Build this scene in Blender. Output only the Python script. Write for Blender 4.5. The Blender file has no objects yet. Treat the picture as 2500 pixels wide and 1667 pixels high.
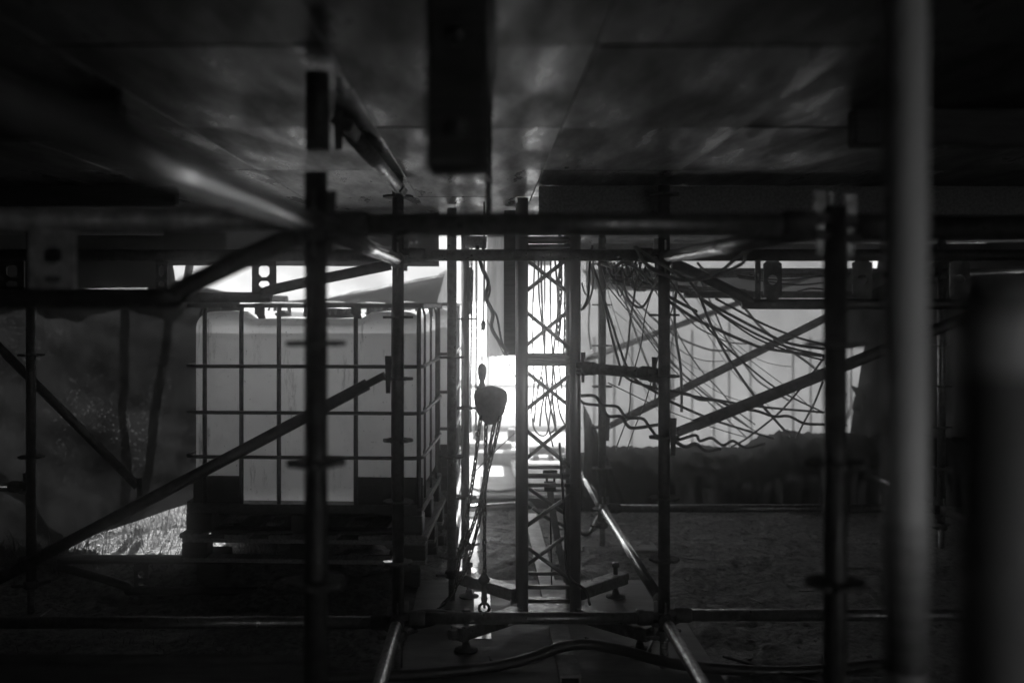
import bpy, math, random
from mathutils import Vector, Matrix
random.seed(7)
R = math.radians
S = bpy.context.scene
COL = S.collection

# ------------------------------------------------------------------ camera
CAMZ = 1.49
cam_d = bpy.data.cameras.new("camera")
cam = bpy.data.objects.new("camera", cam_d)
COL.objects.link(cam)
cam.location = (0, 0, CAMZ)
cam.rotation_euler = (R(90), 0, 0)
cam_d.sensor_width = 36.0
cam_d.lens = 36.0
cam_d.shift_x = (1250 - 1182) / 2500
cam_d.shift_y = -(833.5 - 748) / 2500
cam_d.clip_start = 0.05
cam_d.clip_end = 1000
cam_d.dof.use_dof = True
cam_d.dof.focus_distance = 4.9
cam_d.dof.aperture_fstop = 1.5
S.camera = cam

# ------------------------------------------------------------------ sky and sun
SUN_EL = 50.0
world = bpy.data.worlds.new("World")
S.world = world
world.use_nodes = True
wn = world.node_tree
wn.nodes.clear()
sky = wn.nodes.new("ShaderNodeTexSky")
sky.sky_type = 'NISHITA'
sky.sun_disc = False
sky.sun_elevation = R(SUN_EL)
sky.sun_rotation = R(0)
bw = wn.nodes.new("ShaderNodeRGBToBW")
bg = wn.nodes.new("ShaderNodeBackground")
bg.inputs[1].default_value = 0.09
wo = wn.nodes.new("ShaderNodeOutputWorld")
wn.links.new(sky.outputs[0], bw.inputs[0])
wn.links.new(bw.outputs[0], bg.inputs[0])
wn.links.new(bg.outputs[0], wo.inputs[0])
sun_d = bpy.data.lights.new("sun", 'SUN')
sun_d.energy = 5.0
sun_d.angle = R(0.5)
sun = bpy.data.objects.new("sun", sun_d)
sun.rotation_euler = (R(-(90 - SUN_EL)), 0, R(-2))
sun.location = (0, 30, 30)
COL.objects.link(sun)
S.view_settings.view_transform = 'Standard'
S.view_settings.look = 'None'
S.view_settings.exposure = 1.75
S.view_settings.gamma = 1.0
S.view_settings.use_curve_mapping = False
S.cycles.use_denoising = True
S.cycles.max_bounces = 10
S.cycles.transmission_bounces = 8
S.cycles.volume_bounces = 3
S.cycles.caustics_reflective = False
S.cycles.caustics_refractive = False
S.cycles.sample_clamp_indirect = 4.0

# ------------------------------------------------------------------ helpers
def P(px, py, Y):
    """point at depth Y seen at photograph pixel (px, py)"""
    return Vector(((px - 1182) / 2500 * Y, Y, CAMZ + (748 - py) / 2500 * Y))

def V(*a):
    return Vector(a)

class MB:
    def __init__(self):
        self.v = []; self.f = []; self.s = []
    def add(self, vs, fs, smooth=False):
        o = len(self.v)
        self.v += [Vector(p) for p in vs]
        for f in fs:
            self.f.append([i + o for i in f]); self.s.append(smooth)
        return self
    def box(self, c, size, rot=None):
        x, y, z = size[0] / 2, size[1] / 2, size[2] / 2
        vs = [Vector((sx * x, sy * y, sz * z)) for sx in (-1, 1) for sy in (-1, 1) for sz in (-1, 1)]
        if rot is not None: vs = [rot @ p for p in vs]
        c = Vector(c)
        return self.add([p + c for p in vs], [(0, 1, 3, 2), (4, 6, 7, 5), (0, 4, 5, 1), (2, 3, 7, 6), (0, 2, 6, 4), (1, 5, 7, 3)])
    def bbox(self, c, size, b=0.004, rot=None):
        """box with chamfered long edges"""
        x, y, z = size[0] / 2, size[1] / 2, size[2] / 2
        ring = lambda zz, i: [Vector(p) for p in ((-x + b + i, -y + i, zz), (x - b - i, -y + i, zz), (x - i, -y + b + i, zz), (x - i, y - b - i, zz), (x - b - i, y - i, zz), (-x + b + i, y - i, zz), (-x + i, y - b - i, zz), (-x + i, -y + b + i, zz))]
        vs = ring(-z, b) + ring(-z + b, 0) + ring(z - b, 0) + ring(z, b)
        if rot is not None: vs = [rot @ p for p in vs]
        c = Vector(c)
        fs = [tuple(range(7, -1, -1)), tuple(range(24, 32))]
        for k in range(3):
            for i in range(8):
                j = (i + 1) % 8
                fs.append((k * 8 + i, k * 8 + j, k * 8 + 8 + j, k * 8 + 8 + i))
        return self.add([p + c for p in vs], fs)
    def beam(self, a, b, w, h, up=(0, 0, 1)):
        a, b = Vector(a), Vector(b)
        d = (b - a); L = d.length; d.normalize()
        s = d.cross(Vector(up))
        if s.length < 1e-4: s = d.cross(Vector((0, 1, 0)))
        s.normalize(); u = s.cross(d)
        rot = Matrix((s, u, d)).transposed()
        return self.bbox((a + b) / 2, (w, h, L), min(w, h) * .08, rot)
    def tube(self, a, b, r, n=16, r2=None, caps=True):
        return self.sweep([a, b], r, n, caps, rr=[r, r if r2 is None else r2])
    def sweep(self, pts, r, n=8, caps=True, rr=None):
        pts = [Vector(p) for p in pts]
        m = len(pts)
        t0 = (pts[1] - pts[0]).normalized()
        u = t0.cross(Vector((0, 0, 1)))
        if u.length < 1e-3: u = t0.cross(Vector((1, 0, 0)))
        u.normalize()
        vs = []
        for i, p in enumerate(pts):
            t = (pts[min(i + 1, m - 1)] - pts[max(i - 1, 0)]).normalized()
            u = (u - t * u.dot(t)).normalized()
            w = t.cross(u)
            q = rr[i] if rr else r
            for k in range(n):
                a = 2 * math.pi * k / n
                vs.append(p + (u * math.cos(a) + w * math.sin(a)) * q)
        fs = []
        for i in range(m - 1):
            for k in range(n):
                j = (k + 1) % n
                fs.append((i * n + k, i * n + j, (i + 1) * n + j, (i + 1) * n + k))
        self.add(vs, fs, True)
        if caps:
            o = len(self.v) - len(vs)
            self.f.append([o + k for k in range(n - 1, -1, -1)]); self.s.append(False)
            self.f.append([o + (m - 1) * n + k for k in range(n)]); self.s.append(False)
        return self
    def lathe(self, c, prof, n=20, ax=None, smooth=True):
        c = Vector(c)
        ax = ax or Matrix.Identity(3)
        vs = []
        for (r, z) in prof:
            for k in range(n):
                a = 2 * math.pi * k / n
                vs.append(c + ax @ Vector((r * math.cos(a), r * math.sin(a), z)))
        fs = []
        for i in range(len(prof) - 1):
            for k in range(n):
                j = (k + 1) % n
                fs.append((i * n + k, i * n + j, (i + 1) * n + j, (i + 1) * n + k))
        o = len(self.v)
        self.add(vs, fs, smooth)
        self.f.append([o + k for k in range(n - 1, -1, -1)]); self.s.append(False)
        m = len(prof) - 1
        self.f.append([o + m * n + k for k in range(n)]); self.s.append(False)
        return self
    def prism(self, outline, y0, y1, plane='xz'):
        n = len(outline)
        if plane == 'xz':
            vs = [Vector((x, y0, z)) for x, z in outline] + [Vector((x, y1, z)) for x, z in outline]
        else:
            vs = [Vector((x, z, y0)) for x, z in outline] + [Vector((x, z, y1)) for x, z in outline]
        fs = [tuple(range(n)), tuple(range(2 * n - 1, n - 1, -1))]
        for i in range(n):
            j = (i + 1) % n
            fs.append((i, n + i, n + j, j))
        return self.add(vs, fs)
    def mesh(self, name, mat, origin=(0, 0, 0)):
        o = Vector(origin)
        me = bpy.data.meshes.new(name)
        me.from_pydata([tuple(p - o) for p in self.v], [], self.f)
        me.polygons.foreach_set('use_smooth', self.s)
        me.materials.append(mat)
        me.update()
        return me
    def build(self, name, mat, parent=None, origin=None):
        """one mesh object; vertices are given in world space (or in the parent's space when the parent sits at the origin of a kit)"""
        if origin is None:
            origin = parent['_o'] if (parent is not None and '_o' in parent) else (0, 0, 0)
        ob = bpy.data.objects.new(name, self.mesh(name, mat, origin))
        COL.objects.link(ob)
        if parent is not None:
            ob.parent = parent
            if '_o' in parent: ob['_o'] = list(origin)
        else:
            ob.location = origin
        return ob

def tag(o, label, cat, group=None, kind=None):
    if label: o['label'] = label
    if cat: o['category'] = cat
    if group: o['group'] = group
    if kind: o['kind'] = kind
    return o

def empty(name, loc, label, cat, group=None):
    o = bpy.data.objects.new(name, None)
    o.empty_display_size = .1
    COL.objects.link(o)
    o.location = loc
    o['_o'] = [loc[0], loc[1], loc[2]]
    return tag(o, label, cat, group)

def inst(name, me, parent, loc, rot=None):
    ob = bpy.data.objects.new(name, me)
    COL.objects.link(ob)
    ob.parent = parent
    o = Vector(parent['_o'])
    if rot is None: ob.location = Vector(loc) - o
    else: ob.matrix_local = Matrix.Translation(Vector(loc) - o) @ rot.to_4x4()
    return ob

def copy_tree(o, parent=None):
    c = o.copy()
    COL.objects.link(c)
    if parent is not None: c.parent = parent
    for ch in list(o.children): copy_tree(ch, c)
    return c

def crom(pts, k=6):
    pts = [Vector(p) for p in pts]
    q = [pts[0] * 2 - pts[1]] + pts + [pts[-1] * 2 - pts[-2]]
    out = []
    for i in range(1, len(q) - 2):
        for s in range(k):
            t = s / k
            a, b, c, d = q[i - 1], q[i], q[i + 1], q[i + 2]
            out.append(.5 * ((2 * b) + (c - a) * t + (2 * a - 5 * b + 4 * c - d) * t * t + (3 * b - a - 3 * c + d) * t ** 3))
    out.append(pts[-1])
    return out

def hashn(x, y, s=0):
    n = math.sin(x * 127.1 + y * 311.7 + s * 74.7) * 43758.5453
    return n - math.floor(n)
def vnoise(x, y, s=0):
    ix, iy = math.floor(x), math.floor(y)
    fx, fy = x - ix, y - iy
    fx = fx * fx * (3 - 2 * fx); fy = fy * fy * (3 - 2 * fy)
    a, b = hashn(ix, iy, s), hashn(ix + 1, iy, s)
    c, d = hashn(ix, iy + 1, s), hashn(ix + 1, iy + 1, s)
    return (a * (1 - fx) + b * fx) * (1 - fy) + (c * (1 - fx) + d * fx) * fy - .5
def smooth(a, b, x):
    t = max(0, min(1, (x - a) / (b - a)))
    return t * t * (3 - 2 * t)

# ------------------------------------------------------------------ materials
def g(v): return (v, v, v, 1)
def new_mat(name):
    m = bpy.data.materials.new(name)
    m.use_nodes = True
    nt = m.node_tree
    nt.nodes.clear()
    out = nt.nodes.new("ShaderNodeOutputMaterial")
    return m, nt, out
def tex_noise(nt, scale, detail=5, rough=.6, stretch=None):
    tc = nt.nodes.new("ShaderNodeTexCoord")
    n = nt.nodes.new("ShaderNodeTexNoise")
    n.inputs['Scale'].default_value = scale
    n.inputs['Detail'].default_value = detail
    n.inputs['Roughness'].default_value = rough
    if stretch:
        mp = nt.nodes.new("ShaderNodeMapping")
        mp.inputs['Scale'].default_value = stretch
        nt.links.new(tc.outputs['Object'], mp.inputs['Vector'])
        nt.links.new(mp.outputs[0], n.inputs['Vector'])
    else:
        nt.links.new(tc.outputs['Object'], n.inputs['Vector'])
    return n
def ramp(nt, src, lo, hi, a=.35, b=.68):
    r = nt.nodes.new("ShaderNodeValToRGB")
    r.color_ramp.elements[0].position = a
    r.color_ramp.elements[1].position = b
    r.color_ramp.elements[0].color = g(lo)
    r.color_ramp.elements[1].color = g(hi)
    nt.links.new(src, r.inputs[0])
    return r
def bump(nt, src, strength, dist=.01):
    b = nt.nodes.new("ShaderNodeBump")
    b.inputs['Strength'].default_value = strength
    b.inputs['Distance'].default_value = dist
    nt.links.new(src, b.inputs['Height'])
    return b
def mat(name, lo, hi, rough=.5, metal=0., scale=20, detail=6, bmp=.15, dist=.004, stretch=None, a=.35, b=.68, rough_var=.15):
    m, nt, out = new_mat(name)
    p = nt.nodes.new("ShaderNodeBsdfPrincipled")
    n = tex_noise(nt, scale, detail, .65, stretch)
    c = ramp(nt, n.outputs['Fac'], lo, hi, a, b)
    nt.links.new(c.outputs[0], p.inputs['Base Color'])
    p.inputs['Metallic'].default_value = metal
    rr = ramp(nt, n.outputs['Fac'], min(1, rough + rough_var), max(.05, rough - rough_var), a, b)
    nt.links.new(rr.outputs[0], p.inputs['Roughness'])
    if bmp:
        bb = bump(nt, n.outputs['Fac'], bmp, dist)
        nt.links.new(bb.outputs[0], p.inputs['Normal'])
    nt.links.new(p.outputs[0], out.inputs[0])
    return m
def cloth(name, dlo, dhi, tlo, thi, scale=6, fac=.5, weave=True, stretch=None, a=.3, b=.7, gloss=0.0):
    """thin sheet that lets light through"""
    m, nt, out = new_mat(name)
    n = tex_noise(nt, scale, 6, .6, stretch)
    d = nt.nodes.new("ShaderNodeBsdfDiffuse")
    t = nt.nodes.new("ShaderNodeBsdfTranslucent")
    c1 = ramp(nt, n.outputs['Fac'], dlo, dhi, a, b)
    c2 = ramp(nt, n.outputs['Fac'], tlo, thi, a, b)
    nt.links.new(c1.outputs[0], d.inputs[0]); nt.links.new(c2.outputs[0], t.inputs[0])
    if weave:
        n2 = tex_noise(nt, 260, 2, .5)
        bb = bump(nt, n2.outputs['Fac'], .25, .002)
        nt.links.new(bb.outputs[0], d.inputs['Normal'])
    mx = nt.nodes.new("ShaderNodeMixShader")
    mx.inputs[0].default_value = fac
    nt.links.new(d.outputs[0], mx.inputs[1]); nt.links.new(t.outputs[0], mx.inputs[2])
    last = mx
    if gloss:
        gl = nt.nodes.new("ShaderNodeBsdfGlossy")
        gl.inputs['Roughness'].default_value = .35
        gl.inputs['Color'].default_value = g(.8)
        m2 = nt.nodes.new("ShaderNodeMixShader"); m2.inputs[0].default_value = gloss
        nt.links.new(mx.outputs[0], m2.inputs[1]); nt.links.new(gl.outputs[0], m2.inputs[2])
        last = m2
    nt.links.new(last.outputs[0], out.inputs[0])
    return m

M = {}
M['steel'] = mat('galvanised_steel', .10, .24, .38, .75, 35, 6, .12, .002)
M['steel_dark'] = mat('darkened_steel', .035, .10, .52, .6, 25, 6, .15, .002)  # darker copy of the tube steel, deepening backlit silhouettes
M['steel_pale'] = mat('brightened_steel', .40, .55, .21, .92, 14, 4, .02, .001, rough_var=.04)  # paler, glossier copy of the tube steel where light catches it
M['alu'] = mat('aluminium', .34, .44, .34, .85, 9, 4, .02, .001, rough_var=.05)
M['mottled'] = mat('mottled_zinc', .25, .75, .5, .35, 22, 7, .1, .002)
M['paint_pale'] = mat('pale_painted_tube', .45, .6, .45, .0, 16, 6, .05, .001)
M['padding'] = mat('grey_padding', .24, .34, .7, 0, 12, 5, .1, .002)
M['white'] = mat('white_tape', .8, .86, .45, 0, 12, 4, .03, .001)
M['rail'] = mat('dull_zinc_rail', .24, .38, .55, .3, 20, 6, .1, .002)
M['black'] = mat('black_rubber', .018, .035, .45, 0, 30, 4, .1, .001)
M['cable_grey'] = mat('grey_cable_sheath', .22, .34, .45, 0, 30, 4, .05, .001)
M['cast'] = mat('cast_iron', .04, .09, .75, .2, 60, 5, .2, .002)
M['chain'] = mat('chain_steel', .08, .16, .38, .8, 80, 4, .1, .001)
M['canvas'] = cloth('grey_canvas', .34, .48, .3, .45, 30, .45)  # pale and translucent to carry the glow over the hoist body
M['cage'] = mat('cage_steel', .05, .10, .45, .6, 40, 5, .1, .001)
M['plastic_black'] = mat('black_plastic', .02, .04, .5, 0, 18, 5, .1, .001)
M['wood_dark'] = mat('dark_timber', .02, .06, .75, 0, 9, 7, .3, .004, (1, 1, 12))
M['wood'] = mat('weathered_timber', .12, .30, .7, 0, 7, 7, .3, .004, (12, 1.2, 12))
M['wood_pale'] = mat('pale_timber', .45, .65, .6, 0, 7, 7, .2, .003, (1, 9, 1))
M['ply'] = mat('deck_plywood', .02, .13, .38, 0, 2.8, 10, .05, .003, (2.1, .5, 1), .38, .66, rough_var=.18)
M['ply_ground'] = mat('ground_plywood', .16, .30, .6, 0, 4, 9, .2, .003, (1, 3, 1), .3, .72)
M['concrete'] = mat('slab_concrete', .30, .46, .75, 0, 5, 9, .15, .004)
M['concrete_block'] = mat('block_concrete', .22, .36, .8, 0, 14, 8, .3, .006)
M['tarp_dark'] = cloth('dark_tarp', .025, .06, .003, .016, 3, .4, gloss=.03)
nt = M['tarp_dark'].node_tree
vo = nt.nodes.new("ShaderNodeTexVoronoi"); vo.inputs['Scale'].default_value = 34
tcn = nt.nodes.new("ShaderNodeTexCoord"); nt.links.new(tcn.outputs['Object'], vo.inputs['Vector'])
dots = ramp(nt, vo.outputs['Distance'], 1., 0., .16, .34)
pat = ramp(nt, tex_noise(nt, 1.7, 4, .6).outputs['Fac'], 0., .035, .48, .64)
mlt = nt.nodes.new("ShaderNodeMixRGB"); mlt.blend_type = 'MULTIPLY'; mlt.inputs[0].default_value = 1
nt.links.new(dots.outputs[0], mlt.inputs[1]); nt.links.new(pat.outputs[0], mlt.inputs[2])
for nd in list(nt.nodes):
    if nd.type in ('BSDF_DIFFUSE', 'BSDF_TRANSLUCENT'):
        old = nd.inputs[0].links[0].from_socket
        adn = nt.nodes.new("ShaderNodeMixRGB"); adn.blend_type = 'ADD'; adn.inputs[0].default_value = 1
        nt.links.new(old, adn.inputs[1]); nt.links.new(mlt.outputs[0], adn.inputs[2]); nt.links.new(adn.outputs[0], nd.inputs[0])
M['tarp_black'] = cloth('black_tarp', .012, .026, .003, .006, 9, .2, gloss=.05)
M['tarp_white'] = cloth('white_tarp', .7, .8, .40, .62, 1.2, .55)
M['thin_white'] = cloth('thin_white_sheet', .8, .85, .86, .93, 2, .88)
M['sheet'] = cloth('translucent_sheet', .5, .62, .135, .235, 1.6, .5)
M['cloth_pale'] = cloth('pale_cloth', .55, .7, .35, .6, 5, .5, True, (10, 1, .4))
M['leaf'] = cloth('leaf', .10, .18, .12, .25, 30, .45, False)
M['grass'] = cloth('dry_grass', .10, .30, .10, .3, 9, .45, False)

# ground: dark trodden soil
m, nt, out = new_mat('soil')
p = nt.nodes.new("ShaderNodeBsdfPrincipled")
n1 = tex_noise(nt, 2.2, 10, .68); n2 = tex_noise(nt, 28, 8, .7); n3 = tex_noise(nt, 130, 4, .6)
c1 = ramp(nt, n1.outputs['Fac'], .10, .36, .36, .64)
c2 = ramp(nt, n2.outputs['Fac'], .18, 1.35, .36, .60)
mx = nt.nodes.new("ShaderNodeMixRGB"); mx.blend_type = 'MULTIPLY'; mx.inputs[0].default_value = 1
nt.links.new(c1.outputs[0], mx.inputs[1]); nt.links.new(c2.outputs[0], mx.inputs[2])
nt.links.new(mx.outputs[0], p.inputs['Base Color'])
rr = ramp(nt, n1.outputs['Fac'], .42, .85, .4, .6)
nt.links.new(rr.outputs[0], p.inputs['Roughness'])
ad = nt.nodes.new("ShaderNodeMath"); ad.operation = 'MULTIPLY_ADD'; ad.inputs[1].default_value = .35
nt.links.new(n3.outputs['Fac'], ad.inputs[0]); nt.links.new(n2.outputs['Fac'], ad.inputs[2])
bb = bump(nt, ad.outputs[0], 1., .035)
nt.links.new(bb.outputs[0], p.inputs['Normal'])
nt.links.new(p.outputs[0], out.inputs[0])
M['soil'] = m

# tank plastic: milky, lets light through
def milky(name, d, t, rough):
    m, nt, out = new_mat(name)
    n = tex_noise(nt, 7, 8, .7)
    n_fine = tex_noise(nt, 55, 4, .7)
    cd = ramp(nt, n.outputs['Fac'], d * .8, d, .25, .5)
    ct = ramp(nt, n.outputs['Fac'], t * .86, t, .25, .5)
    df = nt.nodes.new("ShaderNodeBsdfDiffuse"); tr = nt.nodes.new("ShaderNodeBsdfTranslucent")
    st_ = tex_noise(nt, 14, 8, .75, (1, 1, .16)); gr_ = ramp(nt, st_.outputs['Fac'], .35, 1.0, .30, .43)
    sp_ = tex_noise(nt, 70, 3, .5); gs_ = ramp(nt, sp_.outputs['Fac'], .4, 1.0, .27, .31)
    mm = nt.nodes.new("ShaderNodeMixRGB"); mm.blend_type = 'MULTIPLY'; mm.inputs[0].default_value = 1
    nt.links.new(gr_.outputs[0], mm.inputs[1]); nt.links.new(gs_.outputs[0], mm.inputs[2])
    for src, dst in ((cd, df), (ct, tr)):
        m3 = nt.nodes.new("ShaderNodeMixRGB"); m3.blend_type = 'MULTIPLY'; m3.inputs[0].default_value = 1
        nt.links.new(src.outputs[0], m3.inputs[1]); nt.links.new(mm.outputs[0], m3.inputs[2])
        nt.links.new(m3.outputs[0], dst.inputs[0])
    mx = nt.nodes.new("ShaderNodeMixShader"); mx.inputs[0].default_value = .72
    nt.links.new(df.outputs[0], mx.inputs[1]); nt.links.new(tr.outputs[0], mx.inputs[2])
    gl = nt.nodes.new("ShaderNodeBsdfGlossy"); gl.inputs['Roughness'].default_value = rough; gl.inputs['Color'].default_value = g(.9)
    m2 = nt.nodes.new("ShaderNodeMixShader"); m2.inputs[0].default_value = .06
    nt.links.new(mx.outputs[0], m2.inputs[1]); nt.links.new(gl.outputs[0], m2.inputs[2])
    b = bump(nt, n_fine.outputs['Fac'], .08, .002)
    nt.links.new(b.outputs[0], gl.inputs['Normal'])
    nt.links.new(m2.outputs[0], out.inputs[0])
    return m
M['milky'] = milky('milky_plastic', .75, .9, .4)
m, nt, out = new_mat('cloudy_liquid')
tp = nt.nodes.new("ShaderNodeBsdfTransparent"); tp.inputs[0].default_value = g(.62)
nt.links.new(tp.outputs[0], out.inputs[0])
M['liquid'] = m

# ------------------------------------------------------------------ ground
def ground_z(x, y):
    z = 0.0
    # soil heaped round the tanks and along the far left
    z += .12 * smooth(-.30, -.75, x) * smooth(4.9, 5.7, y) * (1 - .3 * smooth(-1.7, -2.4, x))
    z -= .05 * smooth(-.9, -1.5, x) * smooth(5.7, 5.2, y)
    flat = smooth(-.50, -.30, x) * smooth(1.05, .9, x) * smooth(3.0, 3.2, y) * smooth(5.75, 5.55, y)
    rough = 1 - flat
    if -6 < x < 6 and -3 < y < 16:
        z += rough * (.05 * vnoise(x * 1.4, y * 1.4, 1) + .026 * vnoise(x * 4, y * 4, 2) + .016 * vnoise(x * 9, y * 9, 3) + .020 * max(0, vnoise(x * 17, y * 17, 4) + .1) + .014 * vnoise(x * 37, y * 37, 6))
    if y > 7.6: z -= .06 * smooth(7.5, 7.9, y)
    k = math.exp(-((x + .1) / .13) ** 2) * smooth(5.5, 5.7, y) * smooth(7.4, 7.2, y)   # soil smoothed under the added water strip
    z = z * (1 - .6 * k) - .004 * k
    return z - .012 * flat
def ticks(lo, hi, fine, a, b):
    t = [a + fine * i for i in range(int((b - a) / fine) + 1)]
    s = fine; v = a
    while v > lo: s *= 1.5; v -= s; t.insert(0, max(v, lo))
    s = fine; v = t[-1]
    while v < hi: s *= 1.5; v += s; t.append(min(v, hi))
    return t
xs = ticks(-60, 60, .02, -2.6, 3.0)
ys = ticks(-40, 80, .022, 3.4, 7.7)
gm = MB()
gv = [(x, y, ground_z(x, y)) for y in ys for x in xs]
W = len(xs)
gm.add(gv, [(j * W + i, j * W + i + 1, (j + 1) * W + i + 1, (j + 1) * W + i) for j in range(len(ys) - 1) for i in range(W - 1)], True)
tag(gm.build('ground', M['soil']), None, None, kind='structure')

hz_ = MB(); hz_.box((0, 20, 1.7), (126, 126, 6.0))  # haze volume added to spread a bloom-like glow round the bright gap
hm, nt, out = new_mat('bloom_haze')
pv = nt.nodes.new("ShaderNodeVolumePrincipled")
pv.inputs['Color'].default_value = g(.95)
pv.inputs['Density'].default_value = .034
pv.inputs['Anisotropy'].default_value = .978
nt.links.new(pv.outputs[0], out.inputs['Volume'])
tag(hz_.build('haze', hm), None, None, kind='stuff')

# glossy water sheet added to whiten the bright ground strip beside the tank
wm, nt, out = new_mat('glare_water')
p = nt.nodes.new("ShaderNodeBsdfPrincipled")
p.inputs['Base Color'].default_value = g(.10); p.inputs['Roughness'].default_value = .07
nz = tex_noise(nt, 24, 3, .5); bb = bump(nt, nz.outputs['Fac'], .12, .004); nt.links.new(bb.outputs[0], p.inputs['Normal'])
nt.links.new(p.outputs[0], out.inputs[0])
pw = MB(); vs = []; N_ = 60
for i in range(N_ + 1):
    y = 5.60 + (7.25 - 5.60) * i / N_
    w_ = smooth(0, 3, i) * smooth(N_, N_ - 4, i)
    c_ = -.105 + .02 * vnoise(y * 2.1, 1, 31)
    h_ = .062 * w_ * (1 + .7 * vnoise(y * 5, 2, 32))
    zz_ = ground_z(-.1, 6.4) + .006
    vs += [(c_ - h_, y, zz_), (c_ + h_, y, zz_)]
pw.add(vs, [(2 * i, 2 * i + 1, 2 * i + 3, 2 * i + 2) for i in range(N_)], True)
tag(pw.build('glare_puddle', wm), None, None, kind='structure')

# pale concrete slab beyond the soil
sl = MB()
sl.bbox((.55, 9.65, -.03), (2.7, 3.9, .20), .02)
tag(sl.build('concrete_slab', M['concrete']), None, None, kind='structure')
yd = MB()
yd.bbox((.5, 19.0, -.04), (16, 14.6, .10), .02)
tag(yd.build('concrete_yard', M['concrete']), None, None, kind='structure')

# ------------------------------------------------------------------ stage deck overhead
DZ = 2.0
deck = empty('stage_deck', (0, 2.5, DZ), 'low plywood stage deck roofing the whole space overhead', 'deck')
cols = [(-4.5, -3.5, 6.4), (-3.5, -2.5, 6.4), (-2.5, -1.40, 6.4), (-1.40, -.85, 5.5), (-.85, -.31, 5.5), (-.31, .02, 7.25), (.02, .22, 10.2),
        (.22, .74, 10.9), (.74, 1.74, 8.5), (1.74, 2.74, 8.5), (2.74, 3.74, 8.5), (3.74, 4.5, 8.5)]  # column ends shaped to let sun onto the tanks and ground strip
for (x0, x1, ye) in cols:
    y = -2.6; k = 0
    pm = None
    dy = .92
    while y < ye - .05:
        L = min(dy, ye - y)
        if pm is None or abs(L - dy) > 1e-4:
            b_ = MB(); b_.bbox((0, 0, .009), (x1 - x0 - .0012, L - .0012, .018), .002)
            me = b_.mesh('deck_panel', M['ply'])
            if abs(L - dy) < 1e-4: pm = me
        else: me = pm
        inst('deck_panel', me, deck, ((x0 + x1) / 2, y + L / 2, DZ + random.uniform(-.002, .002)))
        y += dy
for (x0, x1, ye) in cols:
    b_ = MB(); b_.box(((x0 + x1) / 2, (ye - 2.6) / 2, DZ + .026), (x1 - x0, ye + 2.6, .008))  # unseen black layer added over the panels to stop light leaks
    b_.build('deck_light_seal', M['plastic_black'], deck)
def joist(a, b, w, h, m='wood'):
    MB().beam(a, b, w, h).build('joist', M[m], deck)
joist((.23, 4.32, 1.935), (2.74, 4.32, 1.935), .05, .122)
joist((-4.4, 4.34, 1.955), (-1.3, 4.34, 1.955), .05, .085, 'wood_dark')
joist((-4.4, 2.55, 1.95), (-.9, 2.55, 1.95), .06, .095, 'wood_dark')
joist((.95, 2.65, 1.95), (4.4, 2.65, 1.95), .06, .095, 'wood_dark')
joist((-4.4, 5.95, 1.95), (-1.55, 5.95, 1.95), .05, .09)
joist((-.30, 5.95, 1.95), (4.4, 5.95, 1.95), .05, .09)
joist((.74, 8.2, 1.94), (4.4, 8.2, 1.94), .05, .11)
joist((.24, 10.7, 1.955), (.7, 10.7, 1.955), .05, .08)

# ------------------------------------------------------------------ scaffold kit
TR = .02415
def head_mesh():
    b = MB()
    b.lathe((0, 0, 0), [(.0245, -.005), (.030, .0), (.030, .05), (.0255, .062)], 14, Matrix(((0, 0, 1), (0, 1, 0), (-1, 0, 0))))
    b.bbox((-.022, 0, .012), (.05, .04, .026), .004)
    b.bbox((-.022, 0, -.022), (.05, .04, .022), .004)
    return b.mesh('wedge_head', M['cast'])
HEAD = head_mesh()
_w = MB(); _w.prism([(-.008, -.075), (.006, -.075), (.012, .06), (-.012, .06)], -.003, .003)
WEDGE = _w.mesh('wedge', M['steel'])
_r = MB()
_ring = []
for k in range(32):
    a = 2 * math.pi * k / 32
    _ring.append((.0625 if (k % 4) != 0 else .055, a))
_vs = [(r * math.cos(a), r * math.sin(a), z) for z in (-.0045, .0045) for r, a in _ring]
_r.add(_vs, [tuple(range(31, -1, -1)), tuple(range(32, 64))] + [(i, (i + 1) % 32, 32 + (i + 1) % 32, 32 + i) for i in range(32)])
ROSETTE = _r.mesh('rosette', M['cast'])

def standard(x, y, z0, z1, rz, label, m='steel', jack=True, pale=False):
    root = empty('scaffold_standard', (x, y, z0), label, 'scaffold pole', 'upright scaffold poles with ring discs')
    b = MB()
    zb = z0 + (.16 if jack else 0)
    b.tube((x, y, zb), (x, y, z1), TR, 20)
    b.build('tube', M[m], root)
    for z in rz: inst('rosette', ROSETTE, root, (x, y, z), Matrix.Rotation(random.uniform(0, 1), 3, 'Z'))
    if jack:
        j = MB()
        prof = []
        for i in range(17):
            zz = z0 + .008 + i * .0115
            prof += [(.0165, zz), (.019, zz + .005)]
        j.lathe((x, y, 0), prof, 14, smooth=False)
        j.build('base_screw', M['steel'], root)
        c = MB(); c.lathe((x, y, 0), [(.03, zb - .035), (.036, zb - .03), (.036, zb - .006), (.028, zb + .004)], 12)
        for k in (0, 1):
            a = k * math.pi + .6
            c.beam((x + .03 * math.cos(a), y + .03 * math.sin(a), zb - .02), (x + .09 * math.cos(a), y + .09 * math.sin(a), zb - .012), .018, .012)
        c.build('jack_collar', M['cast'], root)
        q = MB(); q.bbox((x, y, z0 + .004), (.15, .15, .008), .002)
        q.build('base_plate', M['steel'], root)
    return root

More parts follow.
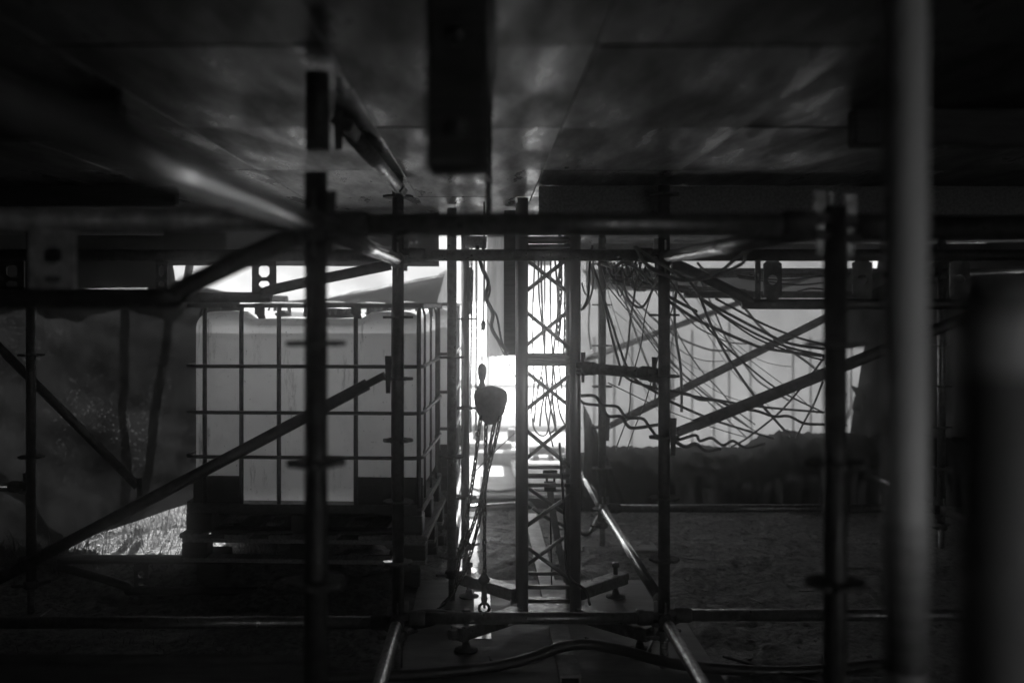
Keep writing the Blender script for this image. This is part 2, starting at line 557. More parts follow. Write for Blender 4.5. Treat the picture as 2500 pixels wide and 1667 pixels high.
def ledger(a, b, label, cat='scaffold ledger', group='horizontal scaffold ledgers', m='steel', heads=(1, 1), r=TR, name='scaffold_ledger'):
    a, b = Vector(a), Vector(b)
    root = empty(name, a, label, cat, group)
    d = (b - a).normalized()
    MB().tube(a + d * .055, b - d * .055, r, 20).build('tube', M[m], root)
    for end, hh, dd in ((a, heads[0], d), (b, heads[1], -d)):
        if not hh: continue
        s = Vector((0, 0, 1)).cross(dd).normalized()
        u = dd.cross(s)
        rot = Matrix((dd, s, u)).transposed()
        h = inst('wedge_head', HEAD, root, end + dd * .05, rot)
        h['_o'] = [0, 0, 0]
        inst('wedge', WEDGE, h, (-.018, 0, .01))
    return root

def brace(a, b, label, m='steel_dark', r=TR):
    a, b = Vector(a), Vector(b)
    root = empty('diagonal_brace', a, label, 'scaffold brace', 'diagonal scaffold braces')
    d = (b - a).normalized()
    MB().tube(a + d * .10, b - d * .10, r, 20).build('tube', M[m], root)
    for end, dd in ((a, d), (b, -d)):
        h = MB()
        h.beam(end + dd * .02, end + dd * .16, .030, .058, (0, 1, 0))
        hp = h.build('swivel_head', M['steel_dark'], root)
        w_ = MB()
        w_.prism([(end.x - .010, end.z - .08), (end.x + .008, end.z - .08), (end.x + .014, end.z + .07), (end.x - .014, end.z + .07)], end.y - .035, end.y - .029)
        w_.build('wedge', M['steel_dark'], hp)
    return root

def web_plate(root, x, y, z0, z1, w, holes, m):
    """flat steel web plate with openings, facing -Y"""
    b = MB()
    t = .008
    zs = [z0] + [h for hh in holes for h in hh[:2]] + [z1]
    for i in range(0, len(zs), 2):
        if zs[i + 1] - zs[i] > .003: b.bbox((x, y, (zs[i] + zs[i + 1]) / 2), (w, t, zs[i + 1] - zs[i]), .001)
    for (h0, h1, hw) in holes:
        sw = (w - hw) / 2
        b.bbox((x - w / 2 + sw / 2, y, (h0 + h1) / 2), (sw, t, h1 - h0), .001)
        b.bbox((x + w / 2 - sw / 2, y, (h0 + h1) / 2), (sw, t, h1 - h0), .001)
        # rounded corners
        c = min(.35 * (h1 - h0), .012)
        for sx in (-1, 1):
            for zz, s2 in ((h0, 1), (h1, -1)):
                px = x + sx * hw / 2
                o = [(px, zz), (px - sx * c, zz), (px, zz + s2 * c)]
                if sx * s2 > 0: o = o[::-1]
                b.prism(o, y - t / 2 + .001, y + t / 2 - .001)
    return b.build('web_plate', M[m], root)

def round_plate(root, x, y, z0, z1, w, rad, zc, m):
    """web plate with a round opening"""
    b = MB(); n = 24; t = .008
    hw = w / 2
    out_, inn = [], []
    for k in range(n):
        a = 2 * math.pi * k / n
        c, s = math.cos(a), math.sin(a)
        top = z1 - zc; bot = zc - z0
        sc = min(hw / abs(c) if abs(c) > 1e-6 else 9, (top if s > 0 else bot) / abs(s) if abs(s) > 1e-6 else 9)
        out_.append((x + c * sc, zc + s * sc)); inn.append((x + c * rad, zc + s * rad))
    vs = []
    for yy in (y - t / 2, y + t / 2):
        vs += [(px, yy, pz) for px, pz in out_] + [(px, yy, pz) for px, pz in inn]
    fs = []
    for k in range(n):
        j = (k + 1) % n
        fs.append((k, j, n + j, n + k)); fs.append((2 * n + j, 2 * n + k, 3 * n + k, 3 * n + j))
        fs.append((n + k, n + j, 3 * n + j, 3 * n + k)); fs.append((j, k, 2 * n + k, 2 * n + j))
    b.add(vs, fs)
    return b.build('web_plate', M[m], root)

def bridging(y, x0, x1, zt, zb, bend0, bend1, plates, label, m='steel', rb=TR * .9, rt=TR, round_holes=False):
    root = empty('bridging_ledger', (x0, y, zt), label, 'scaffold girder', 'reinforced scaffold girders')
    MB().tube((x0 + .03, y, zt), (x1 - .03, y, zt), rt, 20).build('top_tube', M[m], root)
    e = .03
    pts = [(x0 + e, y, zt - .04), (x0 + e + .05, y, zt - .05)]
    pts += [(x0 + bend0 - .05, y, zb + .035), (x0 + bend0, y, zb + .008), (x0 + bend0 + .06, y, zb)]
    pts += [(x1 - bend1 - .06, y, zb), (x1 - bend1, y, zb + .008), (x1 - bend1 + .05, y, zb + .035)]
    pts += [(x1 - e - .05, y, zt - .05), (x1 - e, y, zt - .04)]
    MB().sweep(crom(pts, 4), rb, 16).build('bottom_tube', M['steel_dark'], root)
    for (px, w, kind) in plates:
        z0, z1 = zb + rb * .9, zt - rt * .9
        if kind == 'round': round_plate(root, px, y, z0, z1, w, min(w, z1 - z0) * .27, (z0 + z1) / 2, m)
        else:
            H = z1 - z0
            web_plate(root, px, y, z0, z1, w, kind(z0, z1, w), m)
    return root

XA, XB, XC = -.378, .733, 2.80
# row nearest to the camera
zr = lambda zz: [zz + .25 * i for i in range(-4, 3)]
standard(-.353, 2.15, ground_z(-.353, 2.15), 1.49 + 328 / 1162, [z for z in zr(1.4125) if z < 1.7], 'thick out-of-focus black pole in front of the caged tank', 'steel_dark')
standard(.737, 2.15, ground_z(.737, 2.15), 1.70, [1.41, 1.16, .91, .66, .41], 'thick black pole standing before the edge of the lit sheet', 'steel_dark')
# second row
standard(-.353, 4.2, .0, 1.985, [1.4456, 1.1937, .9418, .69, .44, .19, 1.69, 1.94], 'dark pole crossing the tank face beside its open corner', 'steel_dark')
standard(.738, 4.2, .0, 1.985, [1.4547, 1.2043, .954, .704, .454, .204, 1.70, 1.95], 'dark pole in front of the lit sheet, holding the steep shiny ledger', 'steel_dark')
# pole pair beside the tank
zd = [.75 + .25 * i for i in (-2, 0, 2, 4)]
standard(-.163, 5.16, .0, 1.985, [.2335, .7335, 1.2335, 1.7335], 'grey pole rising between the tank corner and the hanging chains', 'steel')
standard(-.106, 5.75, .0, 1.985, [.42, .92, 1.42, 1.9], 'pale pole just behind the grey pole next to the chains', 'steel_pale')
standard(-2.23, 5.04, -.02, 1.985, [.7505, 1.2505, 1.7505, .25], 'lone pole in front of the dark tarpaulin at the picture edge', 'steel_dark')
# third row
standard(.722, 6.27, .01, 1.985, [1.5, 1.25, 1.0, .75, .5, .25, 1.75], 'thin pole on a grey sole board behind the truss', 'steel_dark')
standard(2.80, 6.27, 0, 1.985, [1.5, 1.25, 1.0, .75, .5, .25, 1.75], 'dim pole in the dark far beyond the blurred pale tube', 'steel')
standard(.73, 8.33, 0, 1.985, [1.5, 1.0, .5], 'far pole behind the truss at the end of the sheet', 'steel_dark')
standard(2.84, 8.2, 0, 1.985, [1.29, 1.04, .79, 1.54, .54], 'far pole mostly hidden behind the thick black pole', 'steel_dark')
# short spigot on the near pole and stub above it
s_ = MB(); s_.tube((-.353, 2.17, 1.82), (-.353, 2.17, 1.985), .026, 16)
tag(s_.build('tube_stub', M['steel_dark']), 'short black tube hanging from the deck above the nearest black pole', 'tube stub')

LZ, TZ = .213, 1.667
ledger((-.353, 4.2, LZ), (.738, 4.2, LZ), 'low ledger across the foot of the truss with a lit upper edge')
ledger((-2.43, 4.2, .195), (-.353, 4.2, .195), 'dark low ledger running before the tank pallet')
ledger((.738, 4.2, .225), (2.80, 4.2, .225), 'dark low ledger before the bare soil')
ledger((-.353, 4.2, 1.700), (.738, 4.2, 1.700), 'high ledger with a bright lower edge across the truss top')
ledger((-.353, 2.15, 1.662), (.737, 2.15, 1.662), 'thick blurred ledger between the two thick black poles')
ledger((.737, 2.15, 1.655), (2.6, 2.15, 1.655), 'blurred high ledger leaving the picture behind the pale tube')
ledger((-.353, 2.15, 1.66), (-.353, 4.2, 1.68), 'shiny high ledger running back between thick black pole and tank pole', m='steel_pale')
ledger((-.39, .08, 1.65), (-.353, 2.15, 1.66), 'shiny blurred tube slanting down out of the dark deck', m='steel_pale')
ledger((.737, 2.15, 1.66), (.738, 4.2, 1.69), 'shiny high ledger with cable shadows above the lit sheet', m='steel_pale')
ledger((-.353, 2.15, LZ), (-.353, 4.2, LZ), 'low ledger running toward the viewer under the tank side')
ledger((.737, 2.15, LZ), (.738, 4.2, LZ), 'low ledger running toward the viewer on the soil side')
ledger((.738, 4.2, .26), (.722, 6.27, .26), 'steep shiny ledger beside the truss foot', m='steel_pale')
ledger((.722, 6.27, .25), (.73, 8.33, .25), 'shiny far ledger running onto the concrete slab', m='steel_pale')
ledger((-.163, 5.16, .23), (-.163, 7.2, .23), 'sunlit low ledger behind the chains beside the tank', m='steel_pale')
ledger((.722, 6.27, .255), (2.80, 6.27, .255), 'thin low ledger along the foot of the black mound')
ledger((2.80, 4.2, .25), (2.80, 6.27, .25), 'dim slanting ledger with a pale highlight, nearer half', m='steel_pale')
ledger((2.80, 6.27, .25), (2.84, 8.2, .25), 'dim slanting ledger with a pale highlight, farther half', m='steel_pale')
ledger((.722, 6.27, 1.70), (2.80, 6.27, 1.70), 'high far ledger carrying the cables over the lit sheet')
ledger((2.80, 4.2, 1.66), (2.80, 6.27, 1.69), 'dim high ledger in the dark corner beyond the pale tube', m='steel_pale')
ledger((-3.9, 5.3, .60), (-2.23, 5.04, .60), 'faintly lit ledger in front of the dark tarpaulin', m='steel_pale')
a_, b_ = P(1412, 897, 4.62), P(1611, 914, 4.22)
ledger(a_, b_, 'short thick tube clamping the truss to the neighbouring pole', m='steel')
# diagonals
brace(P(-330, 1585, 4.16), P(950, 910, 4.16), 'heavy dark brace slanting across the tank front')
brace(P(1640, 1060, 4.16), P(2900, 560, 4.16), 'heavy brace rising from the disc of the middle pole across the sheet')
brace(P(1482, 1042, 6.23), P(2290, 640, 6.23), 'thinner brace rising from the thin pole across the sheet')
brace(P(1402, 888, 8.26), P(2060, 645, 8.26), 'greyish far brace high on the lit sheet', 'steel')
brace(P(832, 296, 2.70), P(978, 466, 4.12), 'short brace up under the deck above the tank', 'steel')

brace(P(-80, 770, 5.6), P(345, 1195, 5.6), 'dim brace slanting down before the dark tarpaulin')
# reinforced girders
rect2 = lambda z0, z1, w: [(z0 + .16 * (z1 - z0), z0 + .36 * (z1 - z0), w * .44), (z0 + .48 * (z1 - z0), z0 + .86 * (z1 - z0), w * .44)]
rect1 = lambda z0, z1, w: [(z0 + .10 * (z1 - z0), z0 + .22 * (z1 - z0), w * .40), (z0 + .42 * (z1 - z0), z0 + .72 * (z1 - z0), w * .42)]
q = lambda px, Y: (px - 1182) / 2500 * Y
bridging(2.15, -2.0, -.353, 1.672, 1.508, .35, .30, [(q(128, 2.15), .098, rect1), (-1.55, .098, rect1)], 'blurred mottled girder with a slotted plate, close by the dark deck', 'mottled')
bridging(4.2, -2.45, -.353, 1.700, 1.527, .40, .55, [(q(645, 4.2), .10, rect2), (q(30, 4.2), .10, rect2), (q(395, 4.2), .05, rect2)], 'dark girder with slotted plates above the tank', 'steel_dark')
bridging(5.3, -2.23, -.30, .182, .018, .40, .45, [(q(345, 5.3), .075, rect1)], 'low girder with a bent under-tube on the soil before the tank pallet', 'steel_pale')  # paler steel puts the sunlit look into the low top tube
bridging(4.2, .738, 2.80, 1.700, 1.500, .36, .36, [(q(1886, 4.2), .075, 'round'), (q(1862, 4.2) - .02, .022, rect1), (1.55, .08, 'round'), (1.95, .08, 'round')], 'dark girder with round-holed plates over the lit sheet', 'steel_dark')
bridging(6.3, .76, 2.80, 1.690, 1.562, .50, .4, [(q(1562, 6.3), .08, 'round'), (q(1710, 6.3), .08, 'round'), (2.2, .08, 'round')], 'farther girder seen behind cables at the top of the sheet', 'steel')

# ------------------------------------------------------------------ water tank in a cage
def rounded_grid(hx, hy, hz, r, n, fn):
    """rounded box skin with fn(p) displacement"""
    b = MB()
    def axis(h, n):
        t = []
        k = 4
        for i in range(k): t.append(-h + r * i / k)
        for i in range(n + 1): t.append(-h + r + (2 * h - 2 * r) * i / n)
        for i in range(1, k + 1): t.append(h - r + r * i / k)
        return t
    ax = axis(hx, n[0]); ay = axis(hy, n[1]); az = axis(hz, n[2])
    cache = {}
    def vert(p):
        key = (round(p[0], 5), round(p[1], 5), round(p[2], 5))
        if key in cache: return cache[key]
        qx = max(-hx + r, min(hx - r, p[0])); qy = max(-hy + r, min(hy - r, p[1])); qz = max(-hz + r, min(hz - r, p[2]))
        d = Vector((p[0] - qx, p[1] - qy, p[2] - qz))
        pos = Vector((qx, qy, qz)) + (d.normalized() * r if d.length > 1e-6 else d)
        b.v.append(fn(pos)); cache[key] = len(b.v) - 1
        return cache[key]
    def face(A, B, mk, flip):
        for i in range(len(A) - 1):
            for j in range(len(B) - 1):
                f = [vert(mk(A[i], B[j])), vert(mk(A[i + 1], B[j])), vert(mk(A[i + 1], B[j + 1])), vert(mk(A[i], B[j + 1]))]
                if flip: f = f[::-1]
                b.f.append(f); b.s.append(True)
    face(ax, ay, lambda u, v: (u, v, hz), False); face(ax, ay, lambda u, v: (u, v, -hz), True)
    face(ax, az, lambda u, v: (u, -hy, v), False); face(ax, az, lambda u, v: (u, hy, v), True)
    face(ay, az, lambda u, v: (hx, u, v), False); face(ay, az, lambda u, v: (-hx, u, v), True)
    return b

BX = [-.504, -.316, -.124, .07, .267, .457]
BY = [-.30, 0, .30]
tank = bpy.data.objects.new('water_tank', None)
COL.objects.link(tank)
tank['_o'] = [0, 0, 0]
def skin(p, grow=0.):
    p = p.copy()
    wall = smooth(.46, .36, abs(p.z))
    d = min(abs(p.x - x) for x in BX)
    if abs(p.y) > .40: p.y -= math.copysign(.010 * math.exp(-(d / .03) ** 2) * wall, p.y)
    d = min(abs(p.y - y) for y in BY)
    if abs(p.x) > .50: p.x -= math.copysign(.012 * math.exp(-(d / .03) ** 2) * wall, p.x)
    if p.z > .40:
        p.z -= .035 * smooth(.34, .27, abs(p.x)) * smooth(.40, .47, p.z)
        p.z += .006 * vnoise(p.x * 9, p.y * 9, 5) * smooth(.40, .46, p.z)
    if abs(p.y) > .45: p.y += math.copysign(.006 * math.sin(p.z * 9) * wall, p.y)
    return p
zc = .635
bt = rounded_grid(.580, .482, .485, .085, (36, 30, 14), lambda p: skin(p) + Vector((0, 0, zc)))
bottle = bt.build('bottle', M['milky'], tank)
def low(p):
    p = skin(p); p = Vector((p.x * .992, p.y * .990, p.z)) + Vector((0, 0, zc))
    if p.z > .86: p.z = min(p.z, 1.012)
    if p.z < .17: p.z += .006
    return p
lq = rounded_grid(.580, .482, .485, .085, (36, 30, 14), low)
liquid = lq.build('liquid', M['liquid'], bottle)
# screw lid
ld = MB()
ld.lathe((.09, -.05, 1.085), [(.10, 0), (.10, .012), (.085, .014), (.085, .048), (.078, .054), (.02, .056)], 28)
for k in range(16):
    a = 2 * math.pi * k / 16
    ld.box((.09 + .087 * math.cos(a), -.05 + .087 * math.sin(a), 1.118), (.008, .014, .030), Matrix.Rotation(a, 3, 'Z'))
ld.build('screw_lid', M['plastic_black'], tank)
vlv = MB(); vlv.lathe((-.26, .12, 1.09), [(.045, 0), (.045, .02), (.03, .024), (.03, .035)], 18)
vlv.build('vent_cap', M['plastic_black'], tank)
# cage
def loop_pts(hx, hy, r, z, n=5):
    pts = []
    for (sx, sy, a0) in ((1, -1, -90), (1, 1, 0), (-1, 1, 90), (-1, -1, 180)):
        for i in range(n + 1):
            a = R(a0 + 90 * i / n)
            pts.append(Vector((sx * (hx - r) + r * math.cos(a), sy * (hy - r) + r * math.sin(a), z)))
    return pts + [pts[0]]
for z in (.845, .612, .388):
    MB().sweep(loop_pts(.603, .513, .06, z), .0095, 8, False).build('cage_hoop', M['cage'], tank)
def rim(z, h, t, name):
    b = MB()
    pts = loop_pts(.607, .517, .05, z)[:-1]
    n = len(pts)
    vs = []
    for p in pts:
        c = Vector((p.x, p.y, 0)).normalized()
        for (o, zz) in ((0, -h / 2), (0, h / 2), (-t, h / 2), (-t, -h / 2)):
            sgn = Vector((math.copysign(1, p.x), math.copysign(1, p.y), 0)) * o
            vs.append(Vector((p.x, p.y, z + zz)) + sgn)
    fs = []
    for i in range(n):
        j = (i + 1) % n
        for k in range(4):
            l = (k + 1) % 4
            fs.append((i * 4 + k, j * 4 + k, j * 4 + l, i * 4 + l))
    b.add(vs, fs)
    b.build(name, M['cage'], tank)
rim(1.150, .020, .028, 'cage_rim')
rim(.138, .030, .02, 'cage_rim')
bar_x = MB(); bar_x.sweep([(0, .0, .14), (0, 0, .36), (0, .004, .388), (0, 0, .42), (0, 0, .59), (0, .004, .612), (0, 0, .64), (0, 0, .82), (0, .004, .845), (0, 0, .87), (0, 0, 1.10), (0, .012, 1.145)], .0115, 8)
BAR = bar_x.mesh('cage_bar', M['cage'])
for sy in (-1, 1):
    for x in BX + [.585]:
        inst('cage_bar', BAR, tank, (x, sy * .503, 0), Matrix.Rotation(0 if sy < 0 else math.pi, 3, 'Z'))
bar_y = MB(); bar_y.sweep([(0, 0, .14), (0, 0, .37), (0, .004, .388), (0, 0, .41), (0, 0, .60), (0, .004, .612), (0, 0, .63), (0, 0, .83), (0, .004, .845), (0, 0, .86), (0, 0, 1.10), (0, .012, 1.145)], .0065, 7)
BARY = bar_y.mesh('cage_bar', M['cage'])
for sx in (-1, 1):
    for y in BY:
        inst('cage_bar', BARY, tank, (sx * .593, y, 0), Matrix.Rotation(sx * math.pi / 2, 3, 'Z'))
for x in (-.22, .27):
    b = MB(); b.sweep(crom([(x, -.50, 1.15), (x, -.40, 1.158), (x, 0, 1.16), (x, .40, 1.158), (x, .50, 1.15)], 3), .010, 8)
    b.build('top_bar', M['cage'], tank)
    b = MB(); b.bbox((x, -.510, 1.135), (.05, .012, .055), .002); b.prism([(x - .02, 1.11), (x + .022, 1.11), (x + .03, 1.085), (x - .005, 1.085)], -.512, -.503)
    b.build('rim_clip', M['cage'], tank)
for (x, w) in ((-.44, .25), (.44, .33)):
    for sy in (-1, 1):
        b = MB(); b.bbox((x + .0, sy * .4965, .215), (w, .012, .15), .003)
        b.build('corner_guard', M['plastic_black'], tank)
# steel skid pallet under the tank
b = MB(); b.bbox((0, 0, .112), (1.20, 1.0, .022), .003); b.build('pallet_tray', M['cage'], tank)
for x in (-.535, 0, .535):
    for y in (-.44, 0, .44):
        b = MB(); b.bbox((x, y, .055), (.135, .12, .092), .006); b.build('pallet_foot', M['plastic_black'], tank)
for y in (-.44, 0, .44):
    b = MB(); b.bbox((0, y, .008), (1.2, .10, .016), .003); b.build('pallet_runner', M['cage'], tank)
PZ = 1.49 - (1310 - 748) / 490
tag(tank, 'milky white water tank in a dark steel cage, nearest and seen face on', 'water tank', 'caged water tanks standing one behind the other')
tank.location = (-.885, 5.66, PZ)
tank.rotation_euler = (0, 0, R(-3.0))
t2 = copy_tree(tank)
t2['label'] = 'second caged water tank, almost hidden behind the first one'
t2.location = (-.775, 6.80, PZ + .01)
t2.rotation_euler = (0, 0, R(-1))

# wooden pallet under each tank
def pallet(cx, cy, rz, label):
    root = empty('wooden_pallet', (cx, cy, PZ - .146), label, 'pallet', 'wooden pallets under the tanks')
    root['_o'] = [0, 0, 0]
    bd = MB(); bd.bbox((0, 0, .134), (.12, 1.04, .022), .003)
    me = bd.mesh('board', M['wood'])
    for x in (-.57, -.34, -.115, .115, .34, .57): inst('board', me, root, (x, 0, 0))
    st = MB(); st.bbox((0, 0, .111), (1.24, .10, .022), .003)
    sm = st.mesh('stringer', M['wood'])
    bk = MB(); bk.bbox((0, 0, .061), (.13, .10, .076), .004)
    km = bk.mesh('block', M['wood_dark'])
    lw = MB(); lw.bbox((0, 0, .011), (1.24, .10, .022), .003)
    lm = lw.mesh('bottom_board', M['wood'])
    for y in (-.46, 0, .46):
        inst('stringer', sm, root, (0, y, 0)); inst('bottom_board', lm, root, (0, y, 0))
        for x in (-.555, 0, .555): inst('block', km, root, (x, y, 0))
    root.rotation_euler = (0, 0, R(rz))
    return root
pallet(-.885, 5.66, -3, 'wooden pallet under the nearest caged tank')
pallet(-.775, 6.80, -1, 'wooden pallet under the farther caged tank')
for (x, y, lab) in ((-1.44, 5.47, 'dark timber block under the outer front corner of the pallet'), (-.42, 5.47, 'dark timber block under the inner front corner of the pallet'), (-1.40, 6.15, 'dark timber block under the outer rear corner of the pallet'), (-.36, 6.15, 'dark timber block under the inner rear corner of the pallet'),
                    (-1.3, 6.5, 'dark timber block between the pallets, far outer side'), (-.28, 6.5, 'dark timber block between the pallets, chain side'), (-1.3, 7.2, 'rearmost dark timber block, outer side'), (-.28, 7.2, 'rearmost dark timber block, chain side')):
    zz = ground_z(x, y) - .03
    b = MB(); b.bbox((x, y, (zz + PZ - .147) / 2), (.16, .13, PZ - .147 - zz), .006)
    tag(b.build('timber_block', M['wood_dark']), lab, 'timber block', 'timber blocks under the pallets')

# ------------------------------------------------------------------ truss tower on its levelling base
TX, TY, TS = .296, 4.80, .12
tw = empty('truss_tower', (TX, TY, .09), 'square aluminium truss column standing on a crossed levelling base', 'truss')
for sx in (-1, 1):
    for sy in (-1, 1):
        MB().tube((TX + sx * TS, TY + sy * TS, .085), (TX + sx * TS, TY + sy * TS, 1.985), .0254, 20).build('chord', M['alu'], tw)
rung_z = [.144, .2077, .674, .7187, 1.226, 1.2448 + .012, 1.765, 1.80]
cr = [(-1, -1), (1, -1), (1, 1), (-1, 1)]
for z in rung_z:
    for k in range(4):
        a, c = cr[k], cr[(k + 1) % 4]
        p0 = Vector((TX + a[0] * TS, TY + a[1] * TS, z)); p1 = Vector((TX + c[0] * TS, TY + c[1] * TS, z))
        d = (p1 - p0).normalized() * .02
        MB().tube(p0 + d, p1 - d, .0095, 10).build('rung', M['alu'], tw)
segs = [(.2077, .674), (.7187, 1.226), (1.26, 1.765)]
for (z0, z1) in segs:
    for k in range(4):
        a, c = cr[k], cr[(k + 1) % 4]
        L = Vector((TX + a[0] * TS, TY + a[1] * TS, 0)); Rr = Vector((TX + c[0] * TS, TY + c[1] * TS, 0))
        if k in (2, 3): L, Rr = Rr, L
        zs = [z1 - .03, (z0 + z1) / 2 + .035, (z0 + z1) / 2 - .035, z0 + .02]
        fl = k in (0, 3)
        A0, A1 = (Rr, L) if fl else (L, Rr)
        for (u, v, za, zb_) in ((A0, A1, zs[0], zs[1]), (A1, A0, zs[2], zs[3])):
            p0 = Vector((u.x, u.y, za)); p1 = Vector((v.x, v.y, zb_))
            d = (p1 - p0).normalized() * .026
            MB().tube(p0 + d, p1 - d, .0095, 10).build('lacing', M['alu'], tw)
# levelling base
pl = MB(); pl.bbox((TX, TY, .078), (.34, .34, .012), .002); pl.build('base_plate', M['steel'], tw)
for (ex, ey) in ((-.415, -.44), (.415, -.44), (.415, .46), (-.415, .46)):
    a = Vector((TX + ex * .33, TY + ey * .33, .100 if ey > 0 else .096)); c = Vector((TX + ex, TY + ey, .100 if ey > 0 else .096))
    ar = MB(); ar.beam(a, c, .075, .058); arm = ar.build('outrigger_arm', M['steel'], tw)
    e = Vector((TX + ex * .90, TY + ey * .90, 0))
    sc = MB(); sc.lathe((e.x, e.y, 0), [(.012, .02), (.012, .165), (.020, .166), (.020, .185), (.010, .19)], 12)
    sc.build('levelling_screw', M['steel'], arm)
    ft = MB(); ft.lathe((e.x, e.y, 0), [(.05, .0125), (.05, .02), (.02, .026), (.015, .05)], 18)
    ft.build('foot', M['cast'], arm)
    o = Vector((TX + ex * 1.03, TY + ey * 1.03, .10))
    kb = MB(); kb.tube(Vector((TX + ex, TY + ey, .10)), o, .010, 8); kb.lathe(o, [(.02, -.02), (.024, 0), (.02, .02)], 8)
    kb.build('locking_knob', M['cast'], arm)

# plywood sheet that the truss stands on
b = MB(); b.bbox((.30, 4.42, .004), (1.30, 2.24, .016), .003)
tag(b.build('ground_board', M['ply_ground']), 'scuffed plywood sheet lying under the truss base', 'plywood sheet')
# sole board under the thin pole
b = MB(); b.bbox((.74, 6.28, .010), (.62, .24, .030), .004)
tag(b.build('sole_board', M['ply_ground']), 'grey wooden sole board under the thin pole behind the truss', 'board')
# channel rail along the ground
def rail(a, c, label, w=.085):
    b = MB()
    a, c = Vector(a), Vector(c)
    b.beam(a, c, w, .012)
    d = (c - a).normalized(); s = d.cross(Vector((0, 0, 1))).normalized()
    for k in (-1, 1): b.beam(a + s * k * (w / 2 - .005) - Vector((0, 0, .018)), c + s * k * (w / 2 - .005) - Vector((0, 0, .018)), .007, .026)
    return tag(b.build('channel_rail', M['rail']), label, 'metal rail', 'channel rails laid along the ground')
rail((.335, 3.98, .052), (.333, 4.60, .052), 'short channel rail in front of the truss base')
rail((.330, 5.02, .052), (.318, 7.05, .060), 'pale channel rail running back from the truss base over soil')
rail((.300, 7.75, .115), (.262, 9.9, .115), 'pale channel rail lying on the concrete slab')
b = MB(); b.bbox((-.01, 4.92, .014), (.085, .75, .006), .002)
tag(b.build('steel_strip', M['steel_pale']), 'flat pale steel strip on the plywood under the lower hook', 'metal strip')

# ------------------------------------------------------------------ chain hoist
hz = lambda py, Y=4.9: 1.49 + (748 - py) / 2500 * Y
ho = empty('chain_hoist', (0, 4.9, hz(985)), 'egg-shaped chain hoist hanging before the bright gap with chains below', 'chain hoist')
hx, hy = .0306, 4.9
body = MB()
body.lathe((hx, hy, 0), [(.010, hz(1036)), (.026, hz(1033)), (.048, hz(1022)), (.066, hz(1005)), (.078, hz(980)), (.081, hz(965)), (.076, hz(955)), (.060, hz(949)), (.03, hz(944)), (.012, hz(941))], 28)
for v in body.v: v.y = hy + (v.y - hy) * .75
body.build('hoist_body', M['canvas'], ho)
col_ = MB(); col_.lathe((-.01, hy, 0), [(.010, hz(948)), (.016, hz(943)), (.011, hz(930)), (.016, hz(924)), (.021, hz(910)), (.021, hz(898)), (.014, hz(890)), (.006, hz(887))], 14)
hk = col_.build('top_hook', M['cast'], ho)
kn = MB(); kn.lathe((hx - .055, hy, hz(947)), [(.004, -.01), (.012, -.006), (.012, .006), (.004, .01)], 10); kn.build('lever_stub', M['cast'], ho)
# chain link
lk = MB()
path = []
for i in range(12):
    a = 2 * math.pi * i / 12
    path.append(Vector((.0076 * math.cos(a), 0, .0076 * math.sin(a) + (.0100 if 0 < i < 6 else (-.0100 if i > 6 else 0)))))
path[0] = Vector((.0076, 0, 0)); path[6] = Vector((-.0076, 0, 0))
vs = []
for i in range(12):
    t = (path[(i + 1) % 12] - path[i - 1]).normalized()
    nrm = Vector((t.z, 0, -t.x))
    for k in range(5):
        a = 2 * math.pi * k / 5
        vs.append(path[i] + (nrm * math.cos(a) + Vector((0, 1, 0)) * math.sin(a)) * .0046)
lk.add(vs, [(i * 5 + k, i * 5 + (k + 1) % 5, ((i + 1) % 12) * 5 + (k + 1) % 5, ((i + 1) % 12) * 5 + k) for i in range(12) for k in range(5)], True)
LINK = lk.mesh('chain_link', M['chain'])
def strand(root, pts, pitch=.0275, me=None, scale=1., name='chain_link'):
    pts = crom(pts, 14)
    acc = 0; k = 0; nxt = 0
    for i in range(len(pts) - 1):
        seg = pts[i + 1] - pts[i]; L = seg.length
        while nxt <= acc + L:
            p = pts[i] + seg * ((nxt - acc) / L)
            z = seg.normalized()
            x = z.cross(Vector((0, 1, 0)))
            if x.length < .1: x = Vector((1, 0, 0))
            x.normalize(); y = z.cross(x)
            rot = Matrix((x, y, z)).transposed() @ Matrix.Rotation(math.pi / 4 + k * math.pi / 2 + random.uniform(-.25, .25), 3, 'Z')
            if scale != 1: rot = rot @ Matrix.Scale(scale, 3)
            inst(name, me or LINK, root, p, rot)
            nxt += pitch * scale; k += 1
        acc += L
strand(ho, [P(1187, 1028, 4.9), P(1185, 1110, 4.9), P(1183, 1250, 4.9), P(1183, 1402, 4.9)])
strand(ho, [P(1174, 1015, 4.88), P(1166, 1080, 4.88), P(1156, 1160, 4.9), P(1144, 1235, 4.93), P(1133, 1300, 4.96), P(1121, 1345, 4.98)])
strand(ho, [P(1208, 1030, 4.92), P(1198, 1080, 4.92), P(1188, 1140, 4.9), P(1176, 1205, 4.9), P(1162, 1260, 4.92), P(1144, 1310, 4.95), P(1124, 1355, 4.99)])
strand(ho, [P(1220, 1024, 4.86), P(1210, 1075, 4.86), P(1196, 1130, 4.87), P(1184, 1190, 4.88), P(1170, 1270, 4.9), P(1152, 1340, 4.93), P(1138, 1385, 4.97), P(1118, 1425, 5.0)])
strand(ho, [P(1124, 1350, 4.99), P(1117, 1395, 5.0), P(1110, 1440, 5.02), P(1085, 1470, 5.0), P(1062, 1496, 4.95)])
